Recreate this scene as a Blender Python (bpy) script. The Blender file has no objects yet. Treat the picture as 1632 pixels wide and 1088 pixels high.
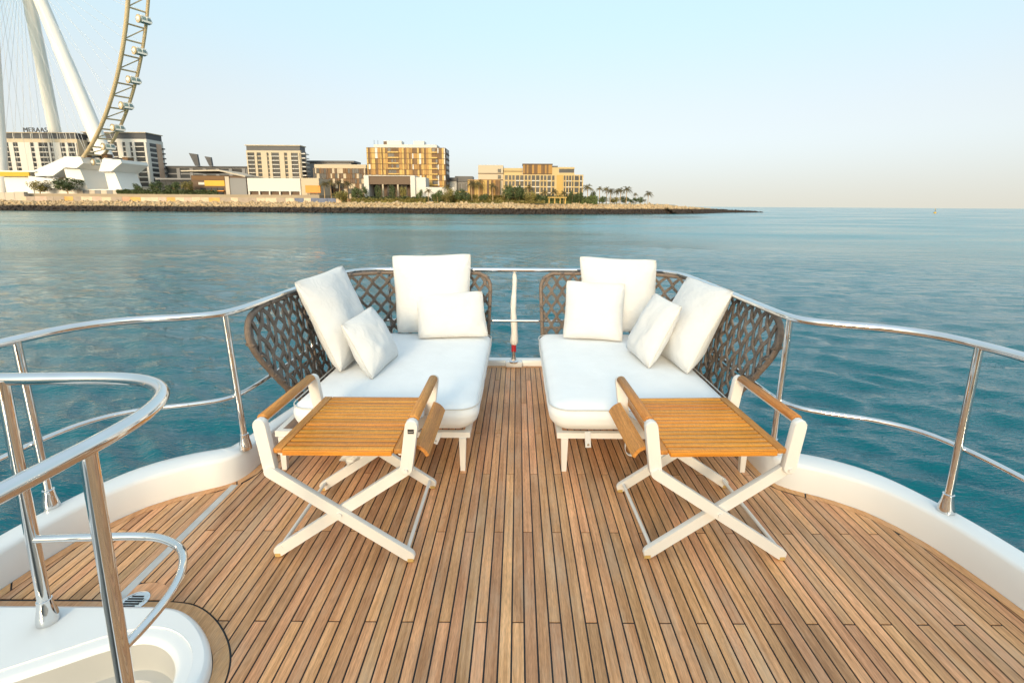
import bpy, bmesh, math, random
import numpy as np
from mathutils import Vector, Matrix, noise as mnoise

random.seed(7); np.random.seed(7)
sc = bpy.context.scene
COL = sc.collection
R = math.radians

# ------------------------------------------------------------------ camera
cam = bpy.data.cameras.new('camera')
cam.sensor_width = 36.0; cam.lens = 770.0 / 1632.0 * 36.0
cam.shift_x = -9.0 / 1632.0; cam.shift_y = -78.0 / 1632.0
cam.clip_start = 0.05; cam.clip_end = 40000
co = bpy.data.objects.new('camera', cam); COL.objects.link(co); sc.camera = co
_th = math.atan(138.6 / 770.0); _ro = -0.0062
_f = Vector((0, math.cos(_th), -math.sin(_th))); _u0 = Vector((0, math.sin(_th), math.cos(_th))); _r0 = Vector((1, 0, 0))
_r = _r0 * math.cos(_ro) - _u0 * math.sin(_ro); _u = _r0 * math.sin(_ro) + _u0 * math.cos(_ro)
M = Matrix((( _r.x, _u.x, -_f.x, 0), (_r.y, _u.y, -_f.y, 0), (_r.z, _u.z, -_f.z, 1.67), (0, 0, 0, 1)))
co.matrix_world = M

# ------------------------------------------------------------------ sky, sun, exposure
SUN_EL, SUN_AZ = R(16), R(10)          # low sun behind the viewer, a little to the left
SKY_STRENGTH, SUN_STRENGTH, EXPOSURE = 0.105, 0.75, 1.92
VEIL, VEIL_COL = 0.58, (3.32, 3.32, 3.12)
w = bpy.data.worlds.new('World'); sc.world = w; w.use_nodes = True
nt = w.node_tree; N = nt.nodes; L = nt.links
sky = N.new('ShaderNodeTexSky'); sky.sky_type = 'NISHITA'; sky.sun_disc = False
sky.sun_elevation = SUN_EL; sky.sun_rotation = math.pi + SUN_AZ
sky.air_density = 1.0; sky.dust_density = 5.0; sky.ozone_density = 1.2
tc = N.new('ShaderNodeTexCoord'); sp = N.new('ShaderNodeSeparateXYZ'); cb = N.new('ShaderNodeCombineXYZ')
mz = N.new('ShaderNodeMath'); mz.operation = 'ABSOLUTE'
ma = N.new('ShaderNodeMath'); ma.operation = 'MULTIPLY_ADD'; ma.inputs[1].default_value = 0.85; ma.inputs[2].default_value = 0.10
L.new(tc.outputs['Generated'], sp.inputs[0]); L.new(sp.outputs[2], mz.inputs[0]); L.new(mz.outputs[0], ma.inputs[0])
L.new(sp.outputs[0], cb.inputs[0]); L.new(sp.outputs[1], cb.inputs[1]); L.new(ma.outputs[0], cb.inputs[2])
L.new(cb.outputs[0], sky.inputs[0])
rp = N.new('ShaderNodeValToRGB'); rp.color_ramp.interpolation = 'EASE'
e = rp.color_ramp.elements
e[0].position = 0.0; e[0].color = (0.70, 0.64, 0.59, 1)
e[1].position = 1.0; e[1].color = (0.80, 0.96, 1.08, 1)
m1 = e.new(0.13); m1.color = (0.765, 0.755, 0.735, 1)
m2 = e.new(0.36); m2.color = (0.665, 0.82, 0.85, 1)
mm = N.new('ShaderNodeMix'); mm.data_type = 'RGBA'; mm.blend_type = 'MULTIPLY'; mm.inputs[0].default_value = 1.0
L.new(mz.outputs[0], rp.inputs[0]); L.new(rp.outputs[0], mm.inputs[7])
# dusty gulf air scatters many times: an even veil over the whole dome on top of the single-scatter sky
vl = N.new('ShaderNodeMix'); vl.data_type = 'RGBA'; vl.blend_type = 'MIX'; vl.inputs[0].default_value = VEIL; vl.inputs[7].default_value = (*VEIL_COL, 1)
L.new(sky.outputs[0], vl.inputs[6]); L.new(vl.outputs[2], mm.inputs[6])
bg = N['Background']; bg.inputs[1].default_value = SKY_STRENGTH; L.new(mm.outputs[2], bg.inputs[0])
sl = bpy.data.lights.new('sun', 'SUN'); sl.energy = SUN_STRENGTH; sl.angle = R(14); sl.color = (1.0, 0.76, 0.48)
so = bpy.data.objects.new('sun', sl); COL.objects.link(so)
sdir = Vector((-math.sin(SUN_AZ) * math.cos(SUN_EL), -math.cos(SUN_AZ) * math.cos(SUN_EL), math.sin(SUN_EL)))
so.rotation_euler = (-sdir).to_track_quat('-Z', 'Y').to_euler(); so.location = sdir * 50
vs = sc.view_settings; vs.view_transform = 'Standard'; vs.look = 'None'; vs.gamma = 1.0; vs.exposure = EXPOSURE; vs.use_curve_mapping = False
sc.cycles.max_bounces = 8; sc.cycles.caustics_reflective = False; sc.cycles.caustics_refractive = False

# ------------------------------------------------------------------ materials
def mat(name, col, rough=0.5, metal=0.0, spec=0.5, var=0.0, vscale=4.0, bump=0.0, bscale=40.0, stretch=(1, 1, 1), obj_rand=0.0, coords='Object'):
    m = bpy.data.materials.new(name); m.use_nodes = True
    t = m.node_tree; b = t.nodes['Principled BSDF']
    b.inputs['Base Color'].default_value = (*col, 1); b.inputs['Roughness'].default_value = rough
    b.inputs['Metallic'].default_value = metal; b.inputs['Specular IOR Level'].default_value = spec
    if var or bump or obj_rand:
        c = t.nodes.new('ShaderNodeTexCoord'); mp = t.nodes.new('ShaderNodeMapping'); mp.inputs['Scale'].default_value = stretch
        t.links.new(c.outputs[coords], mp.inputs[0])
        oi = t.nodes.new('ShaderNodeObjectInfo')
        if obj_rand:
            sc_ = t.nodes.new('ShaderNodeVectorMath'); sc_.operation = 'SCALE'; sc_.inputs[0].default_value = (37.1, 91.7, 53.3)
            t.links.new(oi.outputs['Random'], sc_.inputs['Scale']); t.links.new(sc_.outputs[0], mp.inputs['Location'])
        cur = None
        if var:
            n = t.nodes.new('ShaderNodeTexNoise'); n.inputs['Scale'].default_value = vscale; n.inputs['Detail'].default_value = 5
            t.links.new(mp.outputs[0], n.inputs[0])
            r = t.nodes.new('ShaderNodeMapRange'); r.inputs[1].default_value = 0.25; r.inputs[2].default_value = 0.75
            r.inputs[3].default_value = 1 - var; r.inputs[4].default_value = 1 + var
            t.links.new(n.outputs[0], r.inputs[0]); cur = r.outputs[0]
        if obj_rand:
            r2 = t.nodes.new('ShaderNodeMapRange'); r2.inputs[3].default_value = 1 - obj_rand; r2.inputs[4].default_value = 1 + obj_rand
            t.links.new(oi.outputs['Random'], r2.inputs[0])
            if cur:
                mu = t.nodes.new('ShaderNodeMath'); mu.operation = 'MULTIPLY'; t.links.new(cur, mu.inputs[0]); t.links.new(r2.outputs[0], mu.inputs[1]); cur = mu.outputs[0]
            else: cur = r2.outputs[0]
        if cur:
            hs = t.nodes.new('ShaderNodeHueSaturation'); hs.inputs['Color'].default_value = (*col, 1)
            t.links.new(cur, hs.inputs['Value']); t.links.new(hs.outputs[0], b.inputs['Base Color'])
        if bump:
            n2 = t.nodes.new('ShaderNodeTexNoise'); n2.inputs['Scale'].default_value = bscale; n2.inputs['Detail'].default_value = 3
            t.links.new(mp.outputs[0], n2.inputs[0])
            bp = t.nodes.new('ShaderNodeBump'); bp.inputs['Strength'].default_value = bump; bp.inputs['Distance'].default_value = 0.01
            t.links.new(n2.outputs[0], bp.inputs['Height']); t.links.new(bp.outputs[0], b.inputs['Normal'])
    return m

def wood(name, c1, c2, rough=0.6, grain=(70, 2.2, 70), rnd=0.22, patch=0.15, sheen=0.4, bleach=0.0):
    """streaky timber: long grain along local Y, every board its own tone"""
    m = bpy.data.materials.new(name); m.use_nodes = True; t = m.node_tree; b = t.nodes['Principled BSDF']
    nn = t.nodes.new; ln = t.links.new
    c = nn('ShaderNodeTexCoord'); oi = nn('ShaderNodeObjectInfo'); mp = nn('ShaderNodeMapping'); mp.inputs['Scale'].default_value = grain
    v = nn('ShaderNodeVectorMath'); v.operation = 'SCALE'; v.inputs[0].default_value = (311.7, 57.3, 91.1)
    ln(oi.outputs['Random'], v.inputs['Scale']); ln(v.outputs[0], mp.inputs['Location']); ln(c.outputs['Object'], mp.inputs[0])
    n1 = nn('ShaderNodeTexNoise'); n1.inputs['Scale'].default_value = 1.0; n1.inputs['Detail'].default_value = 6; n1.inputs['Roughness'].default_value = 0.65; n1.inputs['Distortion'].default_value = 0.4
    ln(mp.outputs[0], n1.inputs[0])
    cr = nn('ShaderNodeValToRGB'); cr.color_ramp.elements[0].position = 0.30; cr.color_ramp.elements[0].color = (*c2, 1)
    cr.color_ramp.elements[1].position = 0.66; cr.color_ramp.elements[1].color = (*c1, 1); ln(n1.outputs[0], cr.inputs[0])
    # board tone
    wn = nn('ShaderNodeTexWhiteNoise'); wn.noise_dimensions = '1D'; ln(oi.outputs['Random'], wn.inputs['W'])
    r1 = nn('ShaderNodeMapRange'); r1.inputs[3].default_value = 1 - rnd; r1.inputs[4].default_value = 1 + rnd; ln(oi.outputs['Random'], r1.inputs[0])
    r2 = nn('ShaderNodeMapRange'); r2.inputs[3].default_value = 0.494; r2.inputs[4].default_value = 0.505; ln(wn.outputs[0], r2.inputs[0])
    # weather patches in deck space
    n2 = nn('ShaderNodeTexNoise'); n2.inputs['Scale'].default_value = 2.3; n2.inputs['Detail'].default_value = 4; ln(c.outputs['Object'], n2.inputs[0])
    r3 = nn('ShaderNodeMapRange'); r3.inputs[1].default_value = .3; r3.inputs[2].default_value = .7; r3.inputs[3].default_value = 1 - patch; r3.inputs[4].default_value = 1 + patch; ln(n2.outputs[0], r3.inputs[0])
    mu = nn('ShaderNodeMath'); mu.operation = 'MULTIPLY'; ln(r1.outputs[0], mu.inputs[0]); ln(r3.outputs[0], mu.inputs[1])
    hs = nn('ShaderNodeHueSaturation'); ln(cr.outputs[0], hs.inputs['Color']); ln(mu.outputs[0], hs.inputs['Value']); ln(r2.outputs[0], hs.inputs['Hue'])
    out = hs.outputs[0]
    # fine pores
    mp2 = nn('ShaderNodeMapping'); mp2.inputs['Scale'].default_value = (420, 28, 420); ln(c.outputs['Object'], mp2.inputs[0])
    n3 = nn('ShaderNodeTexNoise'); n3.inputs['Scale'].default_value = 1.0; n3.inputs['Detail'].default_value = 2; ln(mp2.outputs[0], n3.inputs[0])
    r4 = nn('ShaderNodeMapRange'); r4.inputs[1].default_value = .35; r4.inputs[2].default_value = .6; r4.inputs[3].default_value = 0.78; r4.inputs[4].default_value = 1.06; ln(n3.outputs[0], r4.inputs[0])
    mx = nn('ShaderNodeMix'); mx.data_type = 'RGBA'; mx.blend_type = 'MULTIPLY'; mx.inputs[0].default_value = 1.0
    ln(out, mx.inputs[6]); ln(r4.outputs[0], mx.inputs[7]); out = mx.outputs[2]
    if bleach:
        n4 = nn('ShaderNodeTexNoise'); n4.inputs['Scale'].default_value = 3.1; n4.inputs['Detail'].default_value = 6; n4.inputs['Roughness'].default_value = .7
        mp4 = nn('ShaderNodeMapping'); mp4.inputs['Scale'].default_value = (2.5, .5, 1); ln(c.outputs['Object'], mp4.inputs[0]); ln(mp4.outputs[0], n4.inputs[0])
        r5 = nn('ShaderNodeMapRange'); r5.inputs[1].default_value = .48; r5.inputs[2].default_value = .72; r5.inputs[3].default_value = 0; r5.inputs[4].default_value = bleach; ln(n4.outputs[0], r5.inputs[0])
        mb = nn('ShaderNodeMix'); mb.data_type = 'RGBA'; mb.inputs[7].default_value = (0.60, 0.425, 0.285, 1); ln(r5.outputs[0], mb.inputs[0]); ln(out, mb.inputs[6]); out = mb.outputs[2]
    ln(out, b.inputs['Base Color'])
    b.inputs['Roughness'].default_value = rough; b.inputs['Specular IOR Level'].default_value = sheen
    bp = nn('ShaderNodeBump'); bp.inputs['Strength'].default_value = 0.25; bp.inputs['Distance'].default_value = 0.002
    ln(n1.outputs[0], bp.inputs['Height']); ln(bp.outputs[0], b.inputs['Normal'])
    return m

def fabric(name, col, rough=0.9, fold=.4):
    m = bpy.data.materials.new(name); m.use_nodes = True; t = m.node_tree; b = t.nodes['Principled BSDF']; nn = t.nodes.new; ln = t.links.new
    c = nn('ShaderNodeTexCoord')
    n1 = nn('ShaderNodeTexNoise'); n1.inputs['Scale'].default_value = 5; n1.inputs['Detail'].default_value = 4; ln(c.outputs['Object'], n1.inputs[0])
    wv = nn('ShaderNodeTexNoise'); wv.inputs['Scale'].default_value = 420; ln(c.outputs['Object'], wv.inputs[0])
    r = nn('ShaderNodeMapRange'); r.inputs[1].default_value = .3; r.inputs[2].default_value = .7; r.inputs[3].default_value = .965; r.inputs[4].default_value = 1.02; ln(n1.outputs[0], r.inputs[0])
    mx = nn('ShaderNodeMix'); mx.data_type = 'RGBA'; mx.blend_type = 'MULTIPLY'; mx.inputs[0].default_value = 1; mx.inputs[6].default_value = (*col, 1); ln(r.outputs[0], mx.inputs[7]); ln(mx.outputs[2], b.inputs['Base Color'])
    b.inputs['Roughness'].default_value = rough; b.inputs['Specular IOR Level'].default_value = .2; b.inputs['Sheen Weight'].default_value = .15
    n3 = nn('ShaderNodeTexNoise'); n3.inputs['Scale'].default_value = 9; n3.inputs['Detail'].default_value = 3; n3.inputs['Distortion'].default_value = 1.2; ln(c.outputs['Object'], n3.inputs[0])
    b1 = nn('ShaderNodeBump'); b1.inputs['Strength'].default_value = fold; b1.inputs['Distance'].default_value = .020; ln(n3.outputs[0], b1.inputs['Height'])
    b2 = nn('ShaderNodeBump'); b2.inputs['Strength'].default_value = .25; b2.inputs['Distance'].default_value = .0015; ln(wv.outputs[0], b2.inputs['Height']); ln(b1.outputs[0], b2.inputs['Normal'])
    ln(b2.outputs[0], b.inputs['Normal'])
    return m

TEAK_EDGE = wood('teak_margin', (0.72, 0.39, 0.185), (0.50, 0.24, 0.10), rough=.62, rnd=.05, patch=.12, bleach=.5, sheen=.35)
TEAK = wood('teak_deck', (0.76, 0.400, 0.193), (0.44, 0.200, 0.080), rough=.5, rnd=.24, patch=.18, bleach=.6, sheen=.35)
OILED = wood('teak_oiled', (0.58, 0.27, 0.075), (0.38, 0.15, 0.03), rough=.42, grain=(60, 60, 2.4), rnd=.16, patch=.05)
OILED_X = wood('teak_oiled_slat', (0.74, 0.31, 0.04), (0.54, 0.19, 0.018), rough=.42, grain=(2.6, 70, 70), rnd=.18, patch=.05)
OILED_Y = wood('teak_oiled_arm', (0.62, 0.27, 0.06), (0.38, 0.145, 0.03), rough=.5, grain=(70, 2.6, 70), rnd=.12, patch=.05)
DKTEAK = mat('dark_slat_backing', (0.10, 0.04, 0.012), .8)
CAULK = mat('black_caulking', (0.008, 0.008, 0.009), .6)
GEL = mat('white_gelcoat', (0.80, 0.80, 0.79), .13, var=.02, vscale=2)
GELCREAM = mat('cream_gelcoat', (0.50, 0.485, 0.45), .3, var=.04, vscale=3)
STEEL = mat('polished_steel', (0.72, 0.71, 0.70), .06, metal=1.0, var=.06, vscale=9)
FRAME = mat('cream_powder_coat', (0.735, 0.705, 0.66), .45, var=.02, vscale=6, bump=.05, bscale=300)
FABRIC = fabric('white_outdoor_fabric', (0.63, 0.635, 0.635))
FABRIC2 = fabric('white_mattress_fabric', (0.76, 0.775, 0.785), fold=.14)
PIPING = mat('cushion_piping', (0.560, 0.548, 0.520), .9)
ROPE = mat('taupe_rope', (0.165, 0.135, 0.115), .75, var=.35, vscale=60, bump=.6, bscale=220, obj_rand=.15)
ROPEFR = mat('taupe_wrapped_frame', (0.175, 0.13, 0.10), .65, var=.25, vscale=40, bump=.5, bscale=150)
CANVAS = mat('flag_canvas', (0.68, 0.66, 0.63), .85, var=.12, vscale=14, bump=.5, bscale=20)
REDP = mat('red_plastic', (0.42, 0.02, 0.03), .4)
DARKG = mat('smoked_glass', (0.02, 0.02, 0.022), .05)
DARKM = mat('dark_badge', (0.03, 0.028, 0.026), .4)
RUBBER = mat('honey_foot', (0.55, 0.36, 0.12), .6)
GUTTER = mat('grey_gutter', (0.50, 0.49, 0.47), .45, var=.12, vscale=12)

# ------------------------------------------------------------------ mesh helpers
ORG = {}
def setp(o, label=None, cat=None, group=None, kind=None):
    if label: o['label'] = label
    if cat: o['category'] = cat
    if group: o['group'] = group
    if kind: o['kind'] = kind
    return o
def thing(name, loc, label, cat, group=None):
    o = bpy.data.objects.new(name, None); COL.objects.link(o); o.location = loc; o.empty_display_size = .1
    ORG[o] = Vector(loc); return setp(o, label, cat, group)
def link(o, parent):
    COL.objects.link(o)
    if parent is not None: o.parent = parent; ORG[o] = ORG.get(parent, Vector((0, 0, 0)))
    else: ORG[o] = Vector((0, 0, 0))
    return o

class MB:
    def __init__(s, mirror=None, xf=None): s.v = []; s.f = []; s.mirror = mirror; s.xf = xf
    def add(s, vs, fs):
        k = len(s.v)
        for p in vs:
            p = Vector(p)
            if s.xf: p = s.xf @ p
            if s.mirror is not None: p = Vector((2 * s.mirror - p.x, p.y, p.z))
            s.v.append(p)
        for f in fs:
            f = [k + i for i in f]
            s.f.append(f[::-1] if s.mirror is not None else f)
        return s
    def box(s, a, b, bev=0.0):
        x0, y0, z0 = a; x1, y1, z1 = b
        if not bev:
            return s.add([(x0, y0, z0), (x1, y0, z0), (x1, y1, z0), (x0, y1, z0), (x0, y0, z1), (x1, y0, z1), (x1, y1, z1), (x0, y1, z1)],
                  [(0, 3, 2, 1), (4, 5, 6, 7), (0, 1, 5, 4), (1, 2, 6, 5), (2, 3, 7, 6), (3, 0, 4, 7)])
        bm = bmesh.new(); bmesh.ops.create_cube(bm, size=1)
        for v in bm.verts: v.co = Vector(((x0 + x1) / 2 + v.co.x * (x1 - x0), (y0 + y1) / 2 + v.co.y * (y1 - y0), (z0 + z1) / 2 + v.co.z * (z1 - z0)))
        bmesh.ops.bevel(bm, geom=bm.edges[:], offset=bev, segments=2, affect='EDGES', profile=.5)
        return s.frombm(bm)
    def frombm(s, bm):
        bm.verts.index_update(); s.add([v.co.copy() for v in bm.verts], [[v.index for v in f.verts] for f in bm.faces]); bm.free(); return s
    def bar(s, p, q, w, t, side=(0, 1, 0), round_end=False, n=6):
        """flat bar p->q, width w across 'side' normal plane, thickness t along side; optionally rounded ends"""
        p, q = Vector(p), Vector(q); d = (q - p).normalized(); sd = Vector(side); sd = (sd - d * sd.dot(d)).normalized(); wv = d.cross(sd).normalized()
        prof = []
        if round_end:
            for i in range(n + 1):
                a = -math.pi / 2 + math.pi * i / n; prof.append(q + d * (w / 2 * math.cos(a)) + wv * (w / 2 * math.sin(a)))
            for i in range(n + 1):
                a = math.pi / 2 + math.pi * i / n; prof.append(p + d * (w / 2 * math.cos(a)) + wv * (w / 2 * math.sin(a)))
        else:
            prof = [q - wv * w / 2, q + wv * w / 2, p + wv * w / 2, p - wv * w / 2]
        return s.prism(prof, sd * (t / 2))
    def prism(s, prof, h, bev=True):
        """profile polygon extruded +-h with a small chamfer"""
        m = len(prof); c = sum((Vector(p) for p in prof), Vector()) / m; h = Vector(h)
        b = min(.004, h.length * .5)
        hn = h.normalized()
        rings = []
        for off, ins in ((-1, 1), (-1 + b / h.length, 0), (1 - b / h.length, 0), (1, 1)):
            ring = []
            for p in prof:
                p = Vector(p); dv = (c - p); 
                ring.append(p + h * off + (dv.normalized() * b if ins else Vector()))
            rings.append(ring)
        vs = [p for r_ in rings for p in r_]; fs = []
        for k in range(3):
            for i in range(m):
                j = (i + 1) % m; fs.append((k * m + i, k * m + j, (k + 1) * m + j, (k + 1) * m + i))
        fs.append(tuple(range(m))[::-1]); fs.append(tuple(range(3 * m, 4 * m)))
        return s.add(vs, fs)
    def slab(s, poly, z0, z1):
        m = len(poly); vs = [(x, y, z0) for x, y in poly] + [(x, y, z1) for x, y in poly]
        fs = [tuple(range(m))[::-1], tuple(range(m, 2 * m))] + [(i, (i + 1) % m, m + (i + 1) % m, m + i) for i in range(m)]
        return s.add(vs, fs)
    def tube(s, path, r, n=10, closed=False, caps=True, flat=1.0, up=None):
        P = [Vector(p) for p in path]; m = len(P); rr = r if isinstance(r, (list, tuple)) else [r] * m
        T = []
        for i in range(m):
            a = P[(i - 1) % m] if (closed or i) else P[0]; b = P[(i + 1) % m] if (closed or i < m - 1) else P[-1]
            T.append((b - a).normalized())
        u = Vector(up) if up else (Vector((0, 0, 1)) if abs(T[0].z) < .9 else Vector((1, 0, 0)))
        vs = []
        for i in range(m):
            if up and not isinstance(up, tuple): u = Vector(up)
            u = (u - T[i] * u.dot(T[i]));
            if u.length < 1e-6: u = T[i].orthogonal()
            u.normalize(); v = T[i].cross(u)
            for k in range(n):
                a = 2 * math.pi * k / n; vs.append(P[i] + (v * math.cos(a) + u * (math.sin(a) * flat)) * rr[i])
        fs = []
        for i in range(m if closed else m - 1):
            j = (i + 1) % m
            for k in range(n):
                l = (k + 1) % n; fs.append((i * n + k, i * n + l, j * n + l, j * n + k))
        if caps and not closed:
            fs.append(tuple(range(n))[::-1]); fs.append(tuple((m - 1) * n + k for k in range(n)))
        return s.add(vs, fs)
    def lathe(s, base, prof, n=20):
        b = Vector(base); vs = []
        for r, z in prof:
            for k in range(n):
                a = 2 * math.pi * k / n; vs.append(b + Vector((r * math.cos(a), r * math.sin(a), z)))
        fs = [(i * n + k, i * n + (k + 1) % n, (i + 1) * n + (k + 1) % n, (i + 1) * n + k) for i in range(len(prof) - 1) for k in range(n)]
        fs.append(tuple(range(n))[::-1]); fs.append(tuple((len(prof) - 1) * n + k for k in range(n)))
        return s.add(vs, fs)
    def mesh(s, name, off=Vector((0, 0, 0)), smooth=None):
        me = bpy.data.meshes.new(name); me.from_pydata([tuple(p - off) for p in s.v], [], [tuple(f) for f in s.f]); me.update()
        if smooth is not None:
            me.polygons.foreach_set('use_smooth', [True] * len(me.polygons))
            me.set_sharp_from_angle(angle=R(smooth))
        return me
    def build(s, name, material, parent=None, smooth=None, **kw):
        off = ORG.get(parent, Vector((0, 0, 0))) if parent is not None else Vector((0, 0, 0))
        me = s.mesh(name, off, smooth); me.materials.append(material)
        o = bpy.data.objects.new(name, me); link(o, parent); setp(o, **kw); return o

def share(name, me, parent, loc, rot=None, scale=None):
    o = bpy.data.objects.new(name, me); link(o, parent); o.location = Vector(loc) - ORG.get(parent, Vector((0, 0, 0)))
    if rot is not None: o.rotation_euler = rot
    if scale is not None: o.scale = scale
    return o
_ub = {}
def unit(material):
    if material.name not in _ub:
        me = MB().box((-.5, -.5, -.5), (.5, .5, .5)).mesh('unit_' + material.name); me.materials.append(material); _ub[material.name] = me
    return _ub[material.name]
def block(name, material, parent, a, b):
    a, b = Vector(a), Vector(b)
    return share(name, unit(material), parent, (a + b) / 2, None, (b - a))

def spline(pts, n=8, closed=False):
    """centripetal-ish Catmull-Rom through pts"""
    P = [Vector(p) for p in pts]; out = []; m = len(P)
    for i in range(m if closed else m - 1):
        p0 = P[i - 1] if (closed or i) else P[0] * 2 - P[1]; p1 = P[i]; p2 = P[(i + 1) % m]; p3 = P[(i + 2) % m] if (closed or i + 2 < m) else p2 * 2 - p1
        for k in range(n):
            t = k / n
            out.append(.5 * ((2 * p1) + (p2 - p0) * t + (2 * p0 - 5 * p1 + 4 * p2 - p3) * t * t + (3 * p1 - p0 - 3 * p2 + p3) * t ** 3))
    if not closed: out.append(P[-1])
    return out
def offset2(path, d):
    """offset a 2-D open polyline to its left by d"""
    out = []; m = len(path)
    for i, p in enumerate(path):
        a = path[max(i - 1, 0)]; b = path[min(i + 1, m - 1)]; t = Vector((b[0] - a[0], b[1] - a[1])).normalized()
        out.append((p[0] - t.y * d, p[1] + t.x * d))
    return out
def clip_rect(poly, x0, x1, y0, y1):
    for ax, lim, sgn in ((0, x0, 1), (0, x1, -1), (1, y0, 1), (1, y1, -1)):
        res = []
        for i in range(len(poly)):
            a, b = poly[i - 1], poly[i]; ia = (a[ax] - lim) * sgn >= 0; ib = (b[ax] - lim) * sgn >= 0
            if ia != ib:
                t = (lim - a[ax]) / (b[ax] - a[ax]); res.append((a[0] + (b[0] - a[0]) * t, a[1] + (b[1] - a[1]) * t))
            if ib: res.append(b)
        poly = res
        if len(poly) < 3: return []
    out = [poly[0]]
    for p in poly[1:]:
        if abs(p[0] - out[-1][0]) + abs(p[1] - out[-1][1]) > 1e-5: out.append(p)
    return out
def area(p): return .5 * sum(p[i - 1][0] * p[i][1] - p[i][0] * p[i - 1][1] for i in range(len(p)))

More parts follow.
